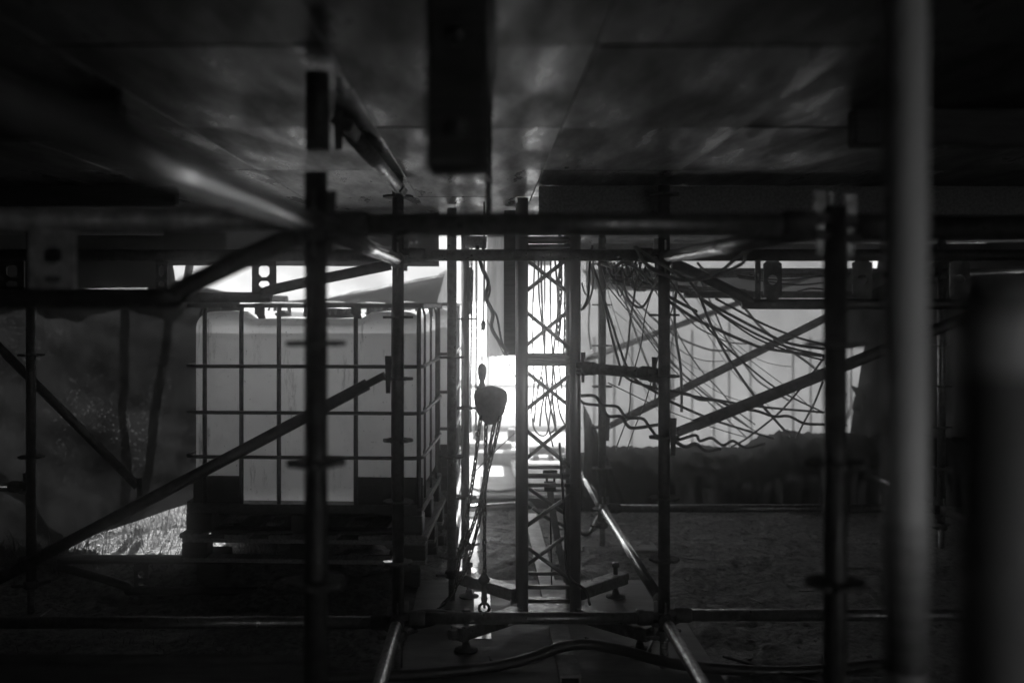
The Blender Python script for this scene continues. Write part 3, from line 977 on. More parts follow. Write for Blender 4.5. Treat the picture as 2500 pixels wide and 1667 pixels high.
# lower hook
lh = MB()
lh.lathe((0, 4.9, 0), [(.006, hz(1396)), (.012, hz(1400)), (.016, hz(1404)), (.028, hz(1412)), (.026, hz(1420)), (.013, hz(1426)), (.011, hz(1432)), (.013, hz(1440)), (.013, hz(1452)), (.016, hz(1460)), (.014, hz(1468))], 16)
lo = lh.build('lower_hook_block', M['cast'], ho)
rg = MB()
pts = [Vector((.024 * math.cos(2 * math.pi * i / 20), 4.9, hz(1484) + .024 * math.sin(2 * math.pi * i / 20))) for i in range(21)]
rg.sweep(pts, .0075, 8, False)
rg.build('ring', M['cast'], lo)
tg = MB(); tg.tube((0, 4.895, hz(1466)), (.002, 4.893, hz(1483)), .006, 8); tg.build('hook_tongue', M['cast'], lo)
# lifting rope of the hoist, up to the deck
b = MB(); b.sweep([(-.010, 4.9, hz(888)), (-.004, 4.9, hz(850)), (-.0, 4.9, hz(790))], .0028, 6); b.sweep([(-.010, 4.9, hz(888)), (-.018, 4.9, hz(850)), (-.012, 4.9, hz(792))], .0028, 6)
b.build('sling', M['steel_dark'], ho)
b = MB(); b.sweep([(-.003, 4.9, hz(800)), (0, 4.9, hz(700)), (0, 4.9, 1.99)], .0042, 8)
b.build('lifting_rope', M['black'], ho)
b = MB(); b.lathe((-.004, 4.9, 0), [(.006, hz(806)), (.010, hz(800)), (.012, hz(790)), (.006, hz(782))], 10); b.build('rope_clamp', M['cast'], ho)

# thin hand chains hanging further back
hc = empty('hand_chain', P(1158, 760, 6.6), 'thin endless hand chain hanging in the glare beside the pale pole', 'chain')
for (x0, x1, yb) in ((1151, 1149, 1050), (1163, 1162, 1065)):
    strand(hc, [P(x0, 600, 6.6), P(x0, 780, 6.6), P(x1, 940, 6.6), P(x1, yb, 6.6)], scale=.8)
# heavy dark chains hanging behind the truss
for (x0, x1, yb, Y, lab) in ((1367, 1361, 830, 5.6, 'coarse dark chain behind the truss, one of two'), (1381, 1379, 860, 5.55, 'coarse dark chain close to the truss chord')):
    c_ = empty('hanging_chain', P(x0, 560, Y), lab, 'chain', 'coarse chains behind the truss')
    strand(c_, [P(x0, 560, Y), P(x0 + 1, 700, Y), P(x1, yb, Y)], scale=1.25)

# ------------------------------------------------------------------ sheets
def sheet(name, corners, n, mat_, label, cat, wave=.02, seed=0, freq=(4, 3), parent=None, thick=None, fold=None):
    """hung sheet between four corners (bottom-left, bottom-right, top-right, top-left)"""
    a, b_, c, d = [Vector(p) for p in corners]
    b = MB()
    nx, nz = n
    nrm = (b_ - a).cross(d - a).normalized()
    vs = []
    for j in range(nz + 1):
        v = j / nz
        for i in range(nx + 1):
            u = i / nx
            p = (a * (1 - u) + b_ * u) * (1 - v) + (d * (1 - u) + c * u) * v
            w = vnoise(u * freq[0] * 2, v * freq[1], seed) + .5 * vnoise(u * freq[0] * 5, v * freq[1] * 2, seed + 1) + .35 * vnoise((u + v) * freq[0] * 3, (u - v) * freq[1], seed + 2)
            p = p + nrm * w * wave * 2
            if j == 0 or j == nz: p.z += .3 * wave * vnoise(u * 14, v * 3, seed + 4)
            if fold: p = fold(u, v, p)
            vs.append(p)
    b.add(vs, [(j * (nx + 1) + i, j * (nx + 1) + i + 1, (j + 1) * (nx + 1) + i + 1, (j + 1) * (nx + 1) + i) for j in range(nz) for i in range(nx)], True)
    o = b.build(name, M[mat_], parent)
    return tag(o, label, cat) if parent is None else o

# lit sheet behind the poles
ls = sheet('translucent_sheet', [(.72, 8.55, .25), (3.25, 8.55, .25), (3.25, 8.55, 2.16), (.72, 8.55, 2.16)], (90, 50), 'sheet', 'pale translucent sheet glowing with light behind the cable tangle', 'sheet', .032, 3, (4, 2.5))
# overlapping darker strip along its top
sheet('sheet_flap', [(.9, 8.44, 1.63), (2.95, 8.44, 1.58), (3.0, 8.42, 1.80), (.8, 8.42, 1.80)], (50, 10), 'sheet', 'second layer of sheet overlapping the top of the glowing sheet', 'sheet', .03, 9, (6, 1))
# fence behind the sheet
fn = empty('bar_fence', (2, 8.9, 0), 'fence of upright bars showing as faint stripes through the glowing sheet', 'fence')
for i in range(15):
    x = .95 + i * .165 + random.uniform(-.02, .02)
    if i in (3, 9): continue
    b = MB(); b.beam((x, 9.55, -.05), (x + random.uniform(-.02, .02), 9.55, 2.50 + random.uniform(-.12, .12)), random.uniform(.014, .03), .02); b.build('fence_bar', M['steel_dark'], fn)
for z in (.25, .9):
    b = MB(); b.beam((.85, 9.575, z), (3.4, 9.575, z), .02, .03); b.build('fence_rail', M['steel_dark'], fn)
# slanting poles behind the sheet
b = MB(); b.tube((2.35, 8.8, -.05), (3.2, 8.8, 1.1), .018, 10)
tag(b.build('leaning_pole', M['steel_dark']), 'leaning pole showing as a shadow through the sheet corner', 'pole')
# dark tarpaulin covering the far corner
sheet('dark_tarpaulin', [P(2068, 1095, 8.1), (5.0, 7.6, .0), (5.0, 7.6, 2.0), P(2150, 600, 8.1)], (40, 30), 'tarp_black', 'black tarpaulin closing the far corner past the lit sheet', 'tarpaulin', .05, 21, (3, 2))
b = sheet('dark_flap', [P(2060, 850, 8.2), P(2200, 830, 8.15), P(2190, 640, 8.15), P(2060, 680, 8.2)], (14, 8), 'tarp_dark', 'crumpled dark flap hanging beside the thick pole over the sheet edge', 'tarpaulin flap', .03, 31)
# the torn piece on the sheet edge
sheet('torn_rag', [P(2085, 1005, 8.0), P(2106, 1000, 8.0), P(2112, 955, 8.0), P(2082, 940, 8.0)], (6, 6), 'tarp_black', 'small torn rag stuck on the slanting edge of the sheet', 'rag', .04, 5)

# black mound of wrapped material along the foot of the sheet
b = MB()
nx, na = 220, 22
vs = []
for i in range(nx + 1):
    u = i / nx
    x = .62 + u * 3.9
    pxl = 1182 + x * 2500 / 7.7
    h = .40 + .11 * smooth(1850, 1925, pxl) + .02 * vnoise(x * 5, 3, 11) - .06 * smooth(1480, 1425, pxl)
    for k in range(na + 1):
        a = math.pi * k / na; kk = k * 14 / na
        c, s = math.cos(a), math.sin(a)
        rr_ = 1 + .14 * vnoise(x * 6, k * .5, 12) + .12 * vnoise(x * 15 + k * .8, k * .9, 13) + .06 * vnoise(x * 34 - k, k * 1.3, 14)
        y = 7.98 - .42 * (abs(c) ** .75) * math.copysign(1, c) * rr_
        vs.append((x, y, -.02 + h * (s ** .6 if s > 0 else 0) * rr_))
b.add(vs, [(i * (na + 1) + k, (i + 1) * (na + 1) + k, (i + 1) * (na + 1) + k + 1, i * (na + 1) + k + 1) for i in range(nx) for k in range(na)], True)
tag(b.build('covered_mound', M['tarp_black']), 'long low mound under black sheeting at the foot of the lit sheet', 'covered mound')
sheet('hanging_tarpaulin', [P(1425, 1215, 7.3), P(1530, 1240, 7.3), P(1470, 1080, 7.3), P(1425, 985, 7.3)], (14, 16), 'tarp_black', 'dark cloth draped down beside the truss onto the slab edge', 'tarpaulin', .05, 41)

# dark tarpaulin behind the tank, lifted hem
def hem(u, v, p):
    lift = .36 * max(0, min(1, (u - .58) / .36)) * (1 - v) ** 2
    p.z += lift
    return p
lt = sheet('side_tarpaulin', [(-4.4, 5.95, .05), (-1.41, 5.95, .02), (-1.41, 5.95, 1.57), (-4.4, 5.95, 1.66)], (80, 40), 'tarp_dark', 'dark tarpaulin hanging behind the lone pole with its hem lifted', 'tarpaulin', .05, 51, (7, 4), fold=hem)
for (a, c, lab) in ((P(370, 560, 6.4), P(372, 1180, 6.4), 'upright pole showing dimly through the dark tarpaulin'), (P(-60, 790, 6.4), P(360, 1230, 6.4), 'slanting pole showing dimly through the dark tarpaulin'), (P(500, 400, 6.4), P(395, 1100, 6.4), 'leaning pole behind the dark tarpaulin edge by the tank')):
    b = MB(); b.tube(a, c, .026, 12)
    tag(b.build('hidden_pole', M['steel_dark']), lab, 'pole', 'poles behind the dark tarpaulin')
sheet('upper_tarpaulin', [(-4.4, 6.0, 1.58), (-1.80, 6.0, 1.60), (-1.88, 6.0, 1.985), (-4.4, 6.0, 1.985)], (40, 8), 'tarp_dark', 'upper fold of dark tarpaulin reaching the deck above the lone pole', 'tarpaulin', .03, 56, (4, 1))
sheet('deck_valance', [(-1.74, 5.56, 1.712), (-.245, 5.56, 1.706), (-.245, 5.56, 2.03), (-1.74, 5.56, 2.03)], (40, 6), 'tarp_dark', 'dark cloth valance hanging along the deck edge over the tanks', 'valance', .012, 55, (4, 1))
# white canopy over the tank
def sag(u, v, p):
    p.z -= .10 * math.sin(u * math.pi) * v
    return p
sheet('white_tarpaulin', [(-4.2, 9.2, 1.35), (-.25, 9.3, 1.35), (-.25, 9.6, 2.7), (-4.2, 9.5, 2.7)], (60, 24), 'tarp_white', 'bright white tarpaulin stretched in the open light above the tank', 'tarpaulin', .05, 61, (4, 2))
b = MB(); b.tube((-2.9, 9.0, 1.0), (-2.75, 9.0, 2.6), .035, 12)
tag(b.build('tent_pole', M['steel']), 'slim pole standing against the white tarpaulin', 'pole')
b = MB(); b.sweep([(-2.86, 8.95, 2.4), (-2.95, 8.95, 1.2)], .006, 6)
tag(b.build('guy_rope', M['black']), 'thin guy rope beside the slim pole before the white tarpaulin', 'rope')
# dark gable of cloth under it
sheet('gable_tarpaulin', [P(560, 746, 7.9), P(1062, 760, 7.9), P(1086, 668, 7.9), P(790, 728, 7.9)], (30, 10), 'tarp_dark', 'dark triangle of cloth between the tank top and the white tarpaulin', 'tarpaulin', .02, 71)
sheet('gable_hem', [P(770, 733, 7.85), P(930, 705, 7.85), P(1086, 672, 7.85), P(800, 722, 7.85)], (20, 2), 'cloth_pale', 'pale hem along the upper edge of the dark cloth triangle', 'hem', .01, 72)
sheet('grey_panel', [P(1062, 800, 7.95), P(1104, 800, 7.95), P(1104, 652, 7.95), P(1072, 668, 7.95)], (8, 12), 'sheet', 'grey panel of cloth behind the grey pole next to the tank top', 'cloth panel', .015, 73)
b = MB(); b.sweep([P(400, 688, 7.5), P(560, 724, 7.5), P(700, 732, 7.4)], .03, 10)
tag(b.build('rolled_cloth', M['tarp_dark']), 'rolled edge of cloth sagging across the white light above the tank', 'cloth roll')

# hanging pale cloth strip and black timber before the gap
sheet('hanging_cloth', [P(1186, 872, 7.5), P(1238, 868, 7.5), P(1236, 560, 7.5), P(1190, 560, 7.5)], (14, 30), 'cloth_pale', 'pale strip of cloth hanging above the bright gap', 'cloth', .018, 81, (3, 1))
b = MB(); b.bbox((q(1246, 5.3), 5.3, (1.237 + 1.985) / 2), (.068, .05, .748), .004)
tag(b.build('hanging_timber', M['wood_dark']), 'black timber hanging from the deck beside the truss', 'timber')
b = MB(); b.bbox((q(1119, 1.6), 1.6, (1.697 + 1.985) / 2), (.097, .09, .288), .008)
tb = b.build('timber_stub', M['wood_dark'])
tag(tb, 'out-of-focus black timber stub hanging close under the deck', 'timber')
for z in (1.76, 1.90):
    b = MB(); b.lathe((q(1119, 1.6), 1.545, z), [(.004, -.016), (.012, -.008), (.014, 0), (.014, .012)], 8, Matrix(((1, 0, 0), (0, 0, 1), (0, -1, 0)))); b.build('bolt', M['steel'], tb)
st = empty('stub_chain', (q(1193, 2.6), 2.6, 1.985), 'thin shiny chain hanging from the deck behind the black timber stub', 'chain')
strand(st, [(q(1193, 2.6), 2.6, 1.985), (q(1193, 2.6), 2.6, 1.70)], scale=.9)
# roll of material on the high ledger
b = MB(); b.tube(P(1136, 590, 5.6), P(1188, 592, 5.6), .034, 16)
tag(b.build('cloth_roll', M['wood']), 'short pale log lying under the deck between the poles', 'log')
# twisted hose beside the rope
hs = MB(); hs.sweep(crom([P(1164, 600, 5.0), P(1176, 650, 5.0), P(1192, 690, 5.0), P(1186, 725, 5.0), P(1203, 765, 5.0), P(1200, 800, 5.0), P(1222, 838, 5.1), P(1240, 860, 5.15)], 6), .0095, 8)
tag(hs.build('hose', M['black']), 'thick black hose twisting down beside the hoist rope', 'hose')
hs = MB(); hs.sweep(crom([P(1180, 600, 5.05), P(1174, 650, 5.05), P(1196, 700, 4.98), P(1190, 742, 5.05), P(1212, 770, 5.05), P(1224, 830, 5.1), P(1238, 868, 5.15)], 6), .0055, 8)
tag(hs.build('hose', M['black']), 'thinner black hose entwined with the thick hose by the rope', 'hose')
sheet('rag', [P(1140, 770, 5.55), P(1154, 770, 5.55), P(1156, 660, 5.55), P(1142, 650, 5.55)], (6, 16), 'tarp_dark', 'rag knotted round the pale pole near the thin hand chain', 'rag', .05, 91)

# ------------------------------------------------------------------ far background past the gap
sheet('far_sheeting', [(-7, 17, -.1), (9, 17, -.1), (9, 17.4, 3.6), (-7, 17.4, 3.6)], (60, 20), 'tarp_white', 'white sheeting closing the sunlit yard far behind the gap', 'sheeting', .08, 101, (8, 2))
sheet('glare_sheet', [(-1.0, 14.3, -.02), (1.7, 14.3, -.02), (1.7, 12.75, 1.52), (-1.0, 12.75, 1.52)], (24, 16), 'thin_white', 'white sheet added in full sun to brighten the gap behind the hoist', 'sheet', .04, 103, (4, 2))  # added for the hot glare in the gap, tilted to face the sun
gr = empty('guard_rail', (0, 12, 0), 'pale guard rail crossing the sunlit yard behind the hoist', 'railing')
for z in (.45, .95 - .0):
    b = MB(); b.tube((-1.6, 12.2, z - .42), (2.2, 12.2, z - .42 + .02), .03, 10); b.build('rail', M['paint_pale'], gr)
for x in (-1.2, .05, 1.3):
    b = MB(); b.tube((x, 12.2, .0), (x, 12.2, 1.7), .03, 10); b.build('post', M['paint_pale'], gr)
ft_ = empty('far_truss', (.2, 13, 0), 'slender lattice mast standing in the glare behind the rail', 'truss')
for sx in (-1, 1):
    b = MB(); b.tube((.30 + sx * .15, 13, .0), (.30 + sx * .15, 13, 2.6), .022, 10); b.build('chord', M['paint_pale'], ft_)
for i in range(6):
    z = .1 + i * .42
    b = MB(); b.tube((.15, 13, z), (.45, 13, z + .40), .012, 8); b.build('lacing', M['paint_pale'], ft_)
    b = MB(); b.tube((.45, 13, z), (.15, 13, z + .40), .012, 8); b.build('lacing', M['paint_pale'], ft_)
for (px, py, Y, sx, sy, sz, rot, m_, name, lab, cat) in (
    (1195, 1092, 9.9, .42, .16, .10, 4, 'wood', 'timber_baulk', 'weathered timber baulk lying across the slab behind the chains', 'timber'),
    (1215, 1120, 9.3, .36, .2, .14, -6, 'concrete_block', 'concrete_block', 'concrete block on the slab behind the load chain', 'block'),
    (1249, 1062, 10.4, .085, .12, .13, 0, 'plastic_black', 'dark_crate', 'small dark box standing beyond the timber baulk', 'box'),
    (1167, 1055, 10.2, .09, .12, .16, 12, 'wood_dark', 'dark_crate', 'dark stump-like box behind the hanging chains', 'box'),
    (1335, 1098, 9.6, .34, .16, .07, 0, 'wood_dark', 'timber_baulk', 'dark timber baulk lying high behind the truss', 'timber'),
    (1308, 1130, 9.5, .055, .12, .15, 0, 'wood_dark', 'trestle_leg', 'stubby trestle post behind the truss, outer one', 'trestle'),
    (1345, 1130, 9.5, .05, .12, .16, 0, 'wood_dark', 'trestle_leg', 'stubby trestle post behind the truss, middle one', 'trestle'),
    (1372, 1122, 9.5, .07, .12, .12, 0, 'wood', 'trestle_leg', 'stubby trestle post behind the truss, near the dark cloth', 'trestle')):
    c_ = P(px, py, Y)
    b = MB(); b.bbox((0, 0, 0), (sx, sy, sz), .008)
    o = b.build(name, M[m_]); o.location = c_; o.rotation_euler = (0, 0, R(rot))
    tag(o, lab, cat)
# kerb timber along the slab front and pipe in front of it
b = MB(); b.beam((-.25, 7.66, .018), (.95, 7.66, .018), .05, .09)
tag(b.build('edge_timber', M['wood_dark']), 'dark timber edging along the front of the concrete slab', 'timber')
b = MB(); b.sweep(crom([(-.18, 7.40, .03), (.0, 7.42, .035), (.28, 7.45, .045)], 4), .028, 12)
tag(b.build('conduit_pipe', M['steel_pale']), 'thick pipe lying on the soil before the slab edge', 'pipe')
for i, (y0, lab) in enumerate(((1212, 'upper of three thin cables across the slab'), (1218, 'middle of three thin cables across the slab'), (1223, 'lowest of three thin cables across the slab'))):
    pts = [P(1155, y0 - 10, 7.9), P(1180, y0, 7.85), P(1225, y0 + 2, 7.85), P(1265, y0 - 6, 7.9), P(1330, y0 + 4, 7.85), P(1400, y0 - 12, 7.9)]
    for p_ in pts: p_.z = .082
    for k, p_ in enumerate(pts): p_.y += .05 * math.sin(k * 2 + i)
    b = MB(); b.sweep(crom(pts, 5), .007, 6)
    tag(b.build('ground_cable', M['black']), lab, 'cable', 'cables lying on the slab')

# lashing strap inside the truss
b = MB()
pts = crom([P(1343, 1195, 5.35), P(1347, 1235, 5.35), P(1356, 1285, 5.32), P(1368, 1350, 5.3), P(1384, 1420, 5.25)], 5)
for i in range(len(pts) - 1): b.beam(pts[i], pts[i + 1] + (pts[i + 1] - pts[i]) * .05, .034, .004, (0, 1, .2))
rt = b.build('lashing_strap', M['canvas'])
tag(rt, 'dark lashing strap with a buckle hanging inside the truss', 'strap')
b = MB(); b.bbox(P(1343, 1186, 5.35), (.062, .03, .05), .004); b.bbox(P(1343, 1152, 5.35), (.075, .03, .022), .004); b.tube(P(1334, 1155, 5.35), P(1336, 1190, 5.35), .006, 8); b.tube(P(1353, 1155, 5.35), P(1354, 1190, 5.35), .006, 8)
b.build('buckle', M['cast'], rt)

# ------------------------------------------------------------------ cables
def cable(pts, r, m_, label, name='cable', group=None, k=6):
    b = MB(); b.sweep(crom([P(*p) for p in pts], k), r, 7)
    return tag(b.build(name, M[m_]), label, name.replace('_', ' '), group)
def z5(x, y, Y): return (1400 + x / 2.851, 550 + y / 2.851, Y)
def zc5(l, Y0, Y1):
    n = len(l) - 1
    return [z5(x, y, Y0 + (Y1 - Y0) * i / n) for i, (x, y) in enumerate(l)]
GB = 'cables tangled before the lit sheet'
cable(zc5([(430, 150), (520, 290), (700, 370), (830, 380), (990, 345), (1110, 250), (1300, 100)], 4.05, 3.4), .0065, 'cable_grey', 'pale thick cable looping low under the shiny high ledger', group=GB)
cable(zc5([(435, 150), (560, 240), (680, 310), (800, 375), (1010, 340), (1180, 260), (1200, 200), (1340, 90)], 4.0, 3.4), .0055, 'cable_grey', 'pale cable lying along the looping thick cable', group=GB)
cable(zc5([(440, 160), (500, 260), (650, 345), (760, 390), (900, 370), (1060, 330), (1180, 265)], 4.02, 3.6), .005, 'cable_grey', 'short pale cable in the looping bundle, ending loose', group=GB)
cable(zc5([(245, 435), (420, 650), (590, 885), (680, 990), (950, 1240), (1210, 1480)], 5.4, 6.6), .0035, 'black', 'thin straight cable falling from the thin pole to the mound', group=GB)
cable(zc5([(600, 480), (680, 540), (830, 640), (970, 710), (1200, 810), (1360, 860), (1740, 910)], 5.0, 5.6), .0085, 'black', 'thick cable sagging from the middle pole to the thick black pole', group=GB)
cable(zc5([(880, 505), (1050, 600), (1300, 730), (1500, 820), (1745, 860)], 5.0, 5.2), .0075, 'black', 'topmost-starting cable of the sagging bundle below the girder', group=GB)
cable(zc5([(885, 515), (1065, 640), (1280, 760), (1500, 850), (1745, 905)], 5.0, 5.2), .006, 'black', 'second cable of the sagging bundle below the girder', group=GB)
cable(zc5([(990, 510), (1140, 590), (1330, 690), (1560, 780), (1745, 830)], 5.1, 5.3), .006, 'black', 'upper stray cable above the sagging bundle', group=GB)
cable(zc5([(890, 520), (1080, 660), (1280, 790), (1520, 880), (1745, 940)], 5.2, 5.3), .005, 'black', 'lowest cable of the sagging bundle below the girder', group=GB)
cable(zc5([(800, 380), (880, 500), (970, 720), (1100, 960), (1270, 1200), (1400, 1350), (1510, 1470)], 4.9, 5.8), .0075, 'black', 'steep thick cable crossing both braces down to the mound', group=GB)
cable(zc5([(690, 330), (680, 395), (880, 650), (1100, 880), (1420, 1140), (1735, 1300)], 4.6, 5.6), .005, 'black', 'long slanting cable passing under the upper brace', group=GB)
cable(zc5([(130, 270), (240, 600), (330, 880), (370, 980), (440, 1080), (590, 1170)], 5.2, 4.5), .0065, 'black', 'cable dropping beside the thin pole and under the clamp tube', group=GB)
cable(zc5([(110, 265), (180, 440), (235, 640), (300, 900), (370, 1060), (590, 1140)], 5.3, 4.5), .006, 'black', 'cable dropping close along the thin pole', group=GB)
cable(zc5([(590, 340), (560, 420), (500, 620), (470, 830), (400, 1100), (385, 1300), (290, 1568)], 4.5, 5.5), .0035, 'black', 'thin cable hanging between the thin pole and the middle pole', group=GB)
cable(zc5([(590, 910), (500, 1230), (430, 1400), (370, 1568)], 4.6, 5.6), .003, 'black', 'thinnest cable trailing down behind the middle pole', group=GB)
cable(zc5([(335, 300), (370, 490), (430, 560), (490, 560), (560, 430), (590, 350)], 4.5, 4.5), .0055, 'cable_grey', 'pale loop of cable beside the middle pole', group=GB)
cable(zc5([(50, 1185), (150, 1190), (200, 1260), (240, 1325), (330, 1330), (370, 1385), (420, 1410), (600, 1385)], 4.9, 4.6), .008, 'black', 'thick wavy hose low between truss and middle pole', 'hose', 'wavy hoses')
cable(zc5([(40, 1210), (80, 1240), (160, 1250), (240, 1255), (310, 1265), (370, 1335), (480, 1345), (520, 1390), (570, 1460)], 5.0, 4.5), .0072, 'black', 'second wavy hose crossing the first beside the thin pole', 'hose', 'wavy hoses')
cable(zc5([(640, 1150), (700, 1155), (800, 1175), (880, 1212), (1000, 1218), (1110, 1265), (1270, 1290), (1400, 1330), (1500, 1328), (1610, 1378), (1745, 1385)], 4.6, 5.2), .007, 'black', 'long wavy hose along the lower brace', 'hose', 'wavy hoses')
cable(zc5([(640, 1150), (850, 1190), (1000, 1215), (1300, 1262), (1745, 1302)], 4.9, 5.4), .006, 'black', 'nearly level cable below the braces', group=GB)
cable(zc5([(640, 1210), (900, 1325), (1100, 1395), (1390, 1482)], 4.8, 6.2), .007, 'black', 'cable falling from the middle pole to the mound top', group=GB)
cable(zc5([(240, 1095), (540, 1240), (680, 1300), (1000, 1415), (1220, 1480)], 5.2, 6.6), .003, 'black', 'thin cable low across the sheet under all others', group=GB)
cable(zc5([(1745, 920), (1640, 1060), (1500, 1230), (1390, 1340), (1200, 1485), (1100, 1540)], 5.2, 6.2), .006, 'black', 'cable rising from the mound to the thick black pole', group=GB)
cable(zc5([(1735, 1090), (1680, 1230), (1610, 1360), (1550, 1480)], 5.2, 6.2), .006, 'black', 'short cable rising steeply beside the thick black pole', group=GB)
cable(zc5([(660, 1500), (740, 1490), (850, 1460), (880, 1500), (960, 1480), (1040, 1530), (1110, 1500), (1200, 1545), (1330, 1520)], 5.8, 6.2), .009, 'black', 'lumpy hose snaking along the mound top', 'hose', 'wavy hoses')
cable(zc5([(700, 1500), (780, 1540), (850, 1520), (920, 1565), (1020, 1555)], 5.6, 6.0), .011, 'black', 'short dark hose sunk against the mound front', 'hose', 'wavy hoses')
for (l, Y, lab) in (([(240, 350), (500, 390), (780, 425), (1200, 450)], 6.0, 'upper slack cable under the far girder'), ([(250, 380), (520, 440), (800, 445), (1240, 460)], 6.05, 'middle slack cable under the far girder'), ([(1140, 350), (1290, 370), (1500, 380), (1745, 350)], 5.9, 'cable threaded behind the round-holed plates'), ([(1150, 365), (1300, 385), (1550, 415), (1745, 400)], 5.92, 'lower cable threaded behind the round-holed plates'), ([(1560, 460), (1650, 440), (1745, 445)], 5.9, 'short cable end behind the girder near the thick pole')):
    cable(zc5(l, Y, Y), .005, 'black', lab, group=GB)
random.seed(23)
ORD = ['first', 'second', 'third', 'fourth', 'fifth', 'sixth', 'seventh', 'eighth', 'ninth', 'tenth', 'eleventh', 'twelfth', 'thirteenth', 'fourteenth', 'fifteenth', 'sixteenth', 'seventeenth', 'eighteenth', 'nineteenth', 'twentieth']
XS = sorted([random.uniform(1425, 1500) for _ in range(9)] + [random.uniform(1560, 1760) for _ in range(11)])
for i in range(20):
    x0 = XS[i]; y0 = random.uniform(612, 700)
    x1 = x0 + random.choice([random.uniform(90, 330), random.uniform(-60, 60), random.uniform(200, 420)]); x1 = min(x1, 2015); y1 = random.uniform(830, 1068)
    Y0 = random.uniform(5.2, 7.2); Y1 = Y0 + random.uniform(-.3, .5)
    sg = random.uniform(10, 90)
    pts = []
    for k in range(7):
        t = k / 6
        pts.append((x0 + (x1 - x0) * t + random.uniform(-5, 5), y0 + (y1 - y0) * t + sg * 4 * t * (1 - t) * (.75 if abs(x1 - x0) > 120 else .1) + random.uniform(-4, 4), Y0 + (Y1 - Y0) * t))
    cable(pts, random.choice([.0022, .003, .0045, .0065, .0075]), random.choice(['black', 'black', 'black', 'cable_grey']), 'slack thin cable before the lit sheet, %s from the truss by its upper end' % ORD[i], group='slack thin cables before the lit sheet')
XS = sorted(random.uniform(1440, 1560) for _ in range(12))
for i in range(12):
    x0 = XS[i]; dx = random.uniform(20, 90); sg = random.uniform(25, 85); Y0 = random.uniform(4.6, 5.4); y0 = random.uniform(622, 645)
    cable([(x0, y0, Y0), (x0 + dx * .2, y0 + sg * .75, Y0), (x0 + dx * .5, y0 + sg, Y0), (x0 + dx * .8, y0 + sg * .7, Y0), (x0 + dx, y0 + random.uniform(-8, 8), Y0)], random.choice([.003, .004, .005]), random.choice(['black', 'cable_grey', 'cable_grey']), 'short cable loop hung under the high ledger, %s loop from the truss' % ORD[i], group='cable loops under the high ledger')
# cables under the high ledger near the truss top
cable([(1398, 600, 4.7), (1395, 700, 4.75), (1400, 748, 4.8), (1420, 755, 4.8), (1436, 720, 4.8), (1440, 640, 4.75), (1446, 600, 4.7)], .006, 'black', 'black loop of cable against the truss chord')
cable([(1448, 610, 5.0), (1448, 690, 5.0), (1440, 730, 4.95), (1424, 755, 4.9)], .005, 'paint_pale', 'white cable curving beside the black loop')
cable([(1470, 645, 4.8), (1500, 652, 4.6), (1522, 640, 4.5), (1560, 660, 4.5), (1620, 716, 4.7), (1700, 760, 5.0)], .008, 'cable_grey', 'pale cable running off slanting under the high ledger')
cable([(1485, 640, 4.6), (1492, 655, 4.6), (1499, 672, 4.6), (1520, 650, 4.5), (1545, 640, 4.5)], .004, 'paint_pale', 'crumpled white cord at the top of the thin pole')
cable([(1420, 690, 4.9), (1428, 715, 4.9), (1440, 725, 4.9)], .004, 'paint_pale', 'short white cord end beside the truss chord')
# upright cables behind the truss
for i, (l, lab) in enumerate((
    ([(1306, 600), (1303, 700), (1299, 800), (1304, 930), (1296, 1010)], 'outermost upright cable behind the truss'),
    ([(1314, 600), (1316, 720), (1326, 820), (1336, 940), (1332, 1000), (1350, 1090)], 'upright cable behind the truss bending at its foot'),
    ([(1321, 600), (1322, 700), (1328, 830), (1338, 960), (1360, 1060)], 'upright cable behind the truss close to the chains'),
    ([(1330, 620), (1330, 740), (1330, 860), (1312, 960), (1304, 1030)], 'upright cable behind the truss curling back'),
    ([(1345, 600), (1344, 760), (1352, 900), (1365, 1000), (1378, 1035)], 'upright cable behind the truss fanning out'),
    ([(1354, 620), (1362, 740), (1352, 860), (1348, 960), (1356, 1040), (1340, 1060)], 'kinked upright cable behind the truss'),
    ([(1372, 610), (1362, 700), (1370, 780), (1362, 860), (1372, 950)], 'thick upright cable next to the coarse chains'),
    ([(1300, 1020), (1304, 1045), (1318, 1062), (1336, 1056), (1344, 1000), (1350, 930)], 'slack loop of cable hanging low behind the truss'),
    ([(1318, 1040), (1322, 1000), (1328, 960), (1322, 920), (1312, 950)], 'small hanging loop in the tangle behind the truss'))):
    cable([(x, y, 5.5 + .05 * i) for x, y in l], .0042 + .0008 * (i % 3), 'black', lab, group='upright cables behind the truss')
cable([(1366, 1080, 4.6), (1373, 1180, 4.6), (1380, 1300, 4.62), (1386, 1400, 4.62), (1430, 1440, 4.6), (1440, 1475, 4.5)], .006, 'black', 'cable running down inside the truss to its foot')
cable([(1344, 1270, 5.2), (1346, 1350, 5.2), (1347, 1425, 5.2), (1350, 1455, 5.15)], .004, 'black', 'thin cord hanging straight inside the truss')
b = MB(); b.lathe(P(1350, 1458, 5.15), [(.008, -.03), (.02, -.02), (.022, .0), (.012, .02), (.004, .028)], 12)
tag(b.build('plumb_weight', M['cast']), 'small dark weight at the end of the straight cord', 'weight')
cable([(1290, 1225, 6.9), (1330, 1262, 6.9), (1390, 1285, 6.85), (1445, 1300, 6.8), (1462, 1270, 6.8)], .011, 'cable_grey', 'grey conduit bending on the soil behind the truss', 'conduit')
cable([(1300, 1240, 6.6), (1350, 1270, 6.6), (1420, 1300, 6.5), (1450, 1290, 6.5), (1462, 1260, 6.6), (1440, 1300, 6.4), (1420, 1302, 6.4)], .012, 'black', 'black hose curled on the soil beside the thin pole', 'hose')
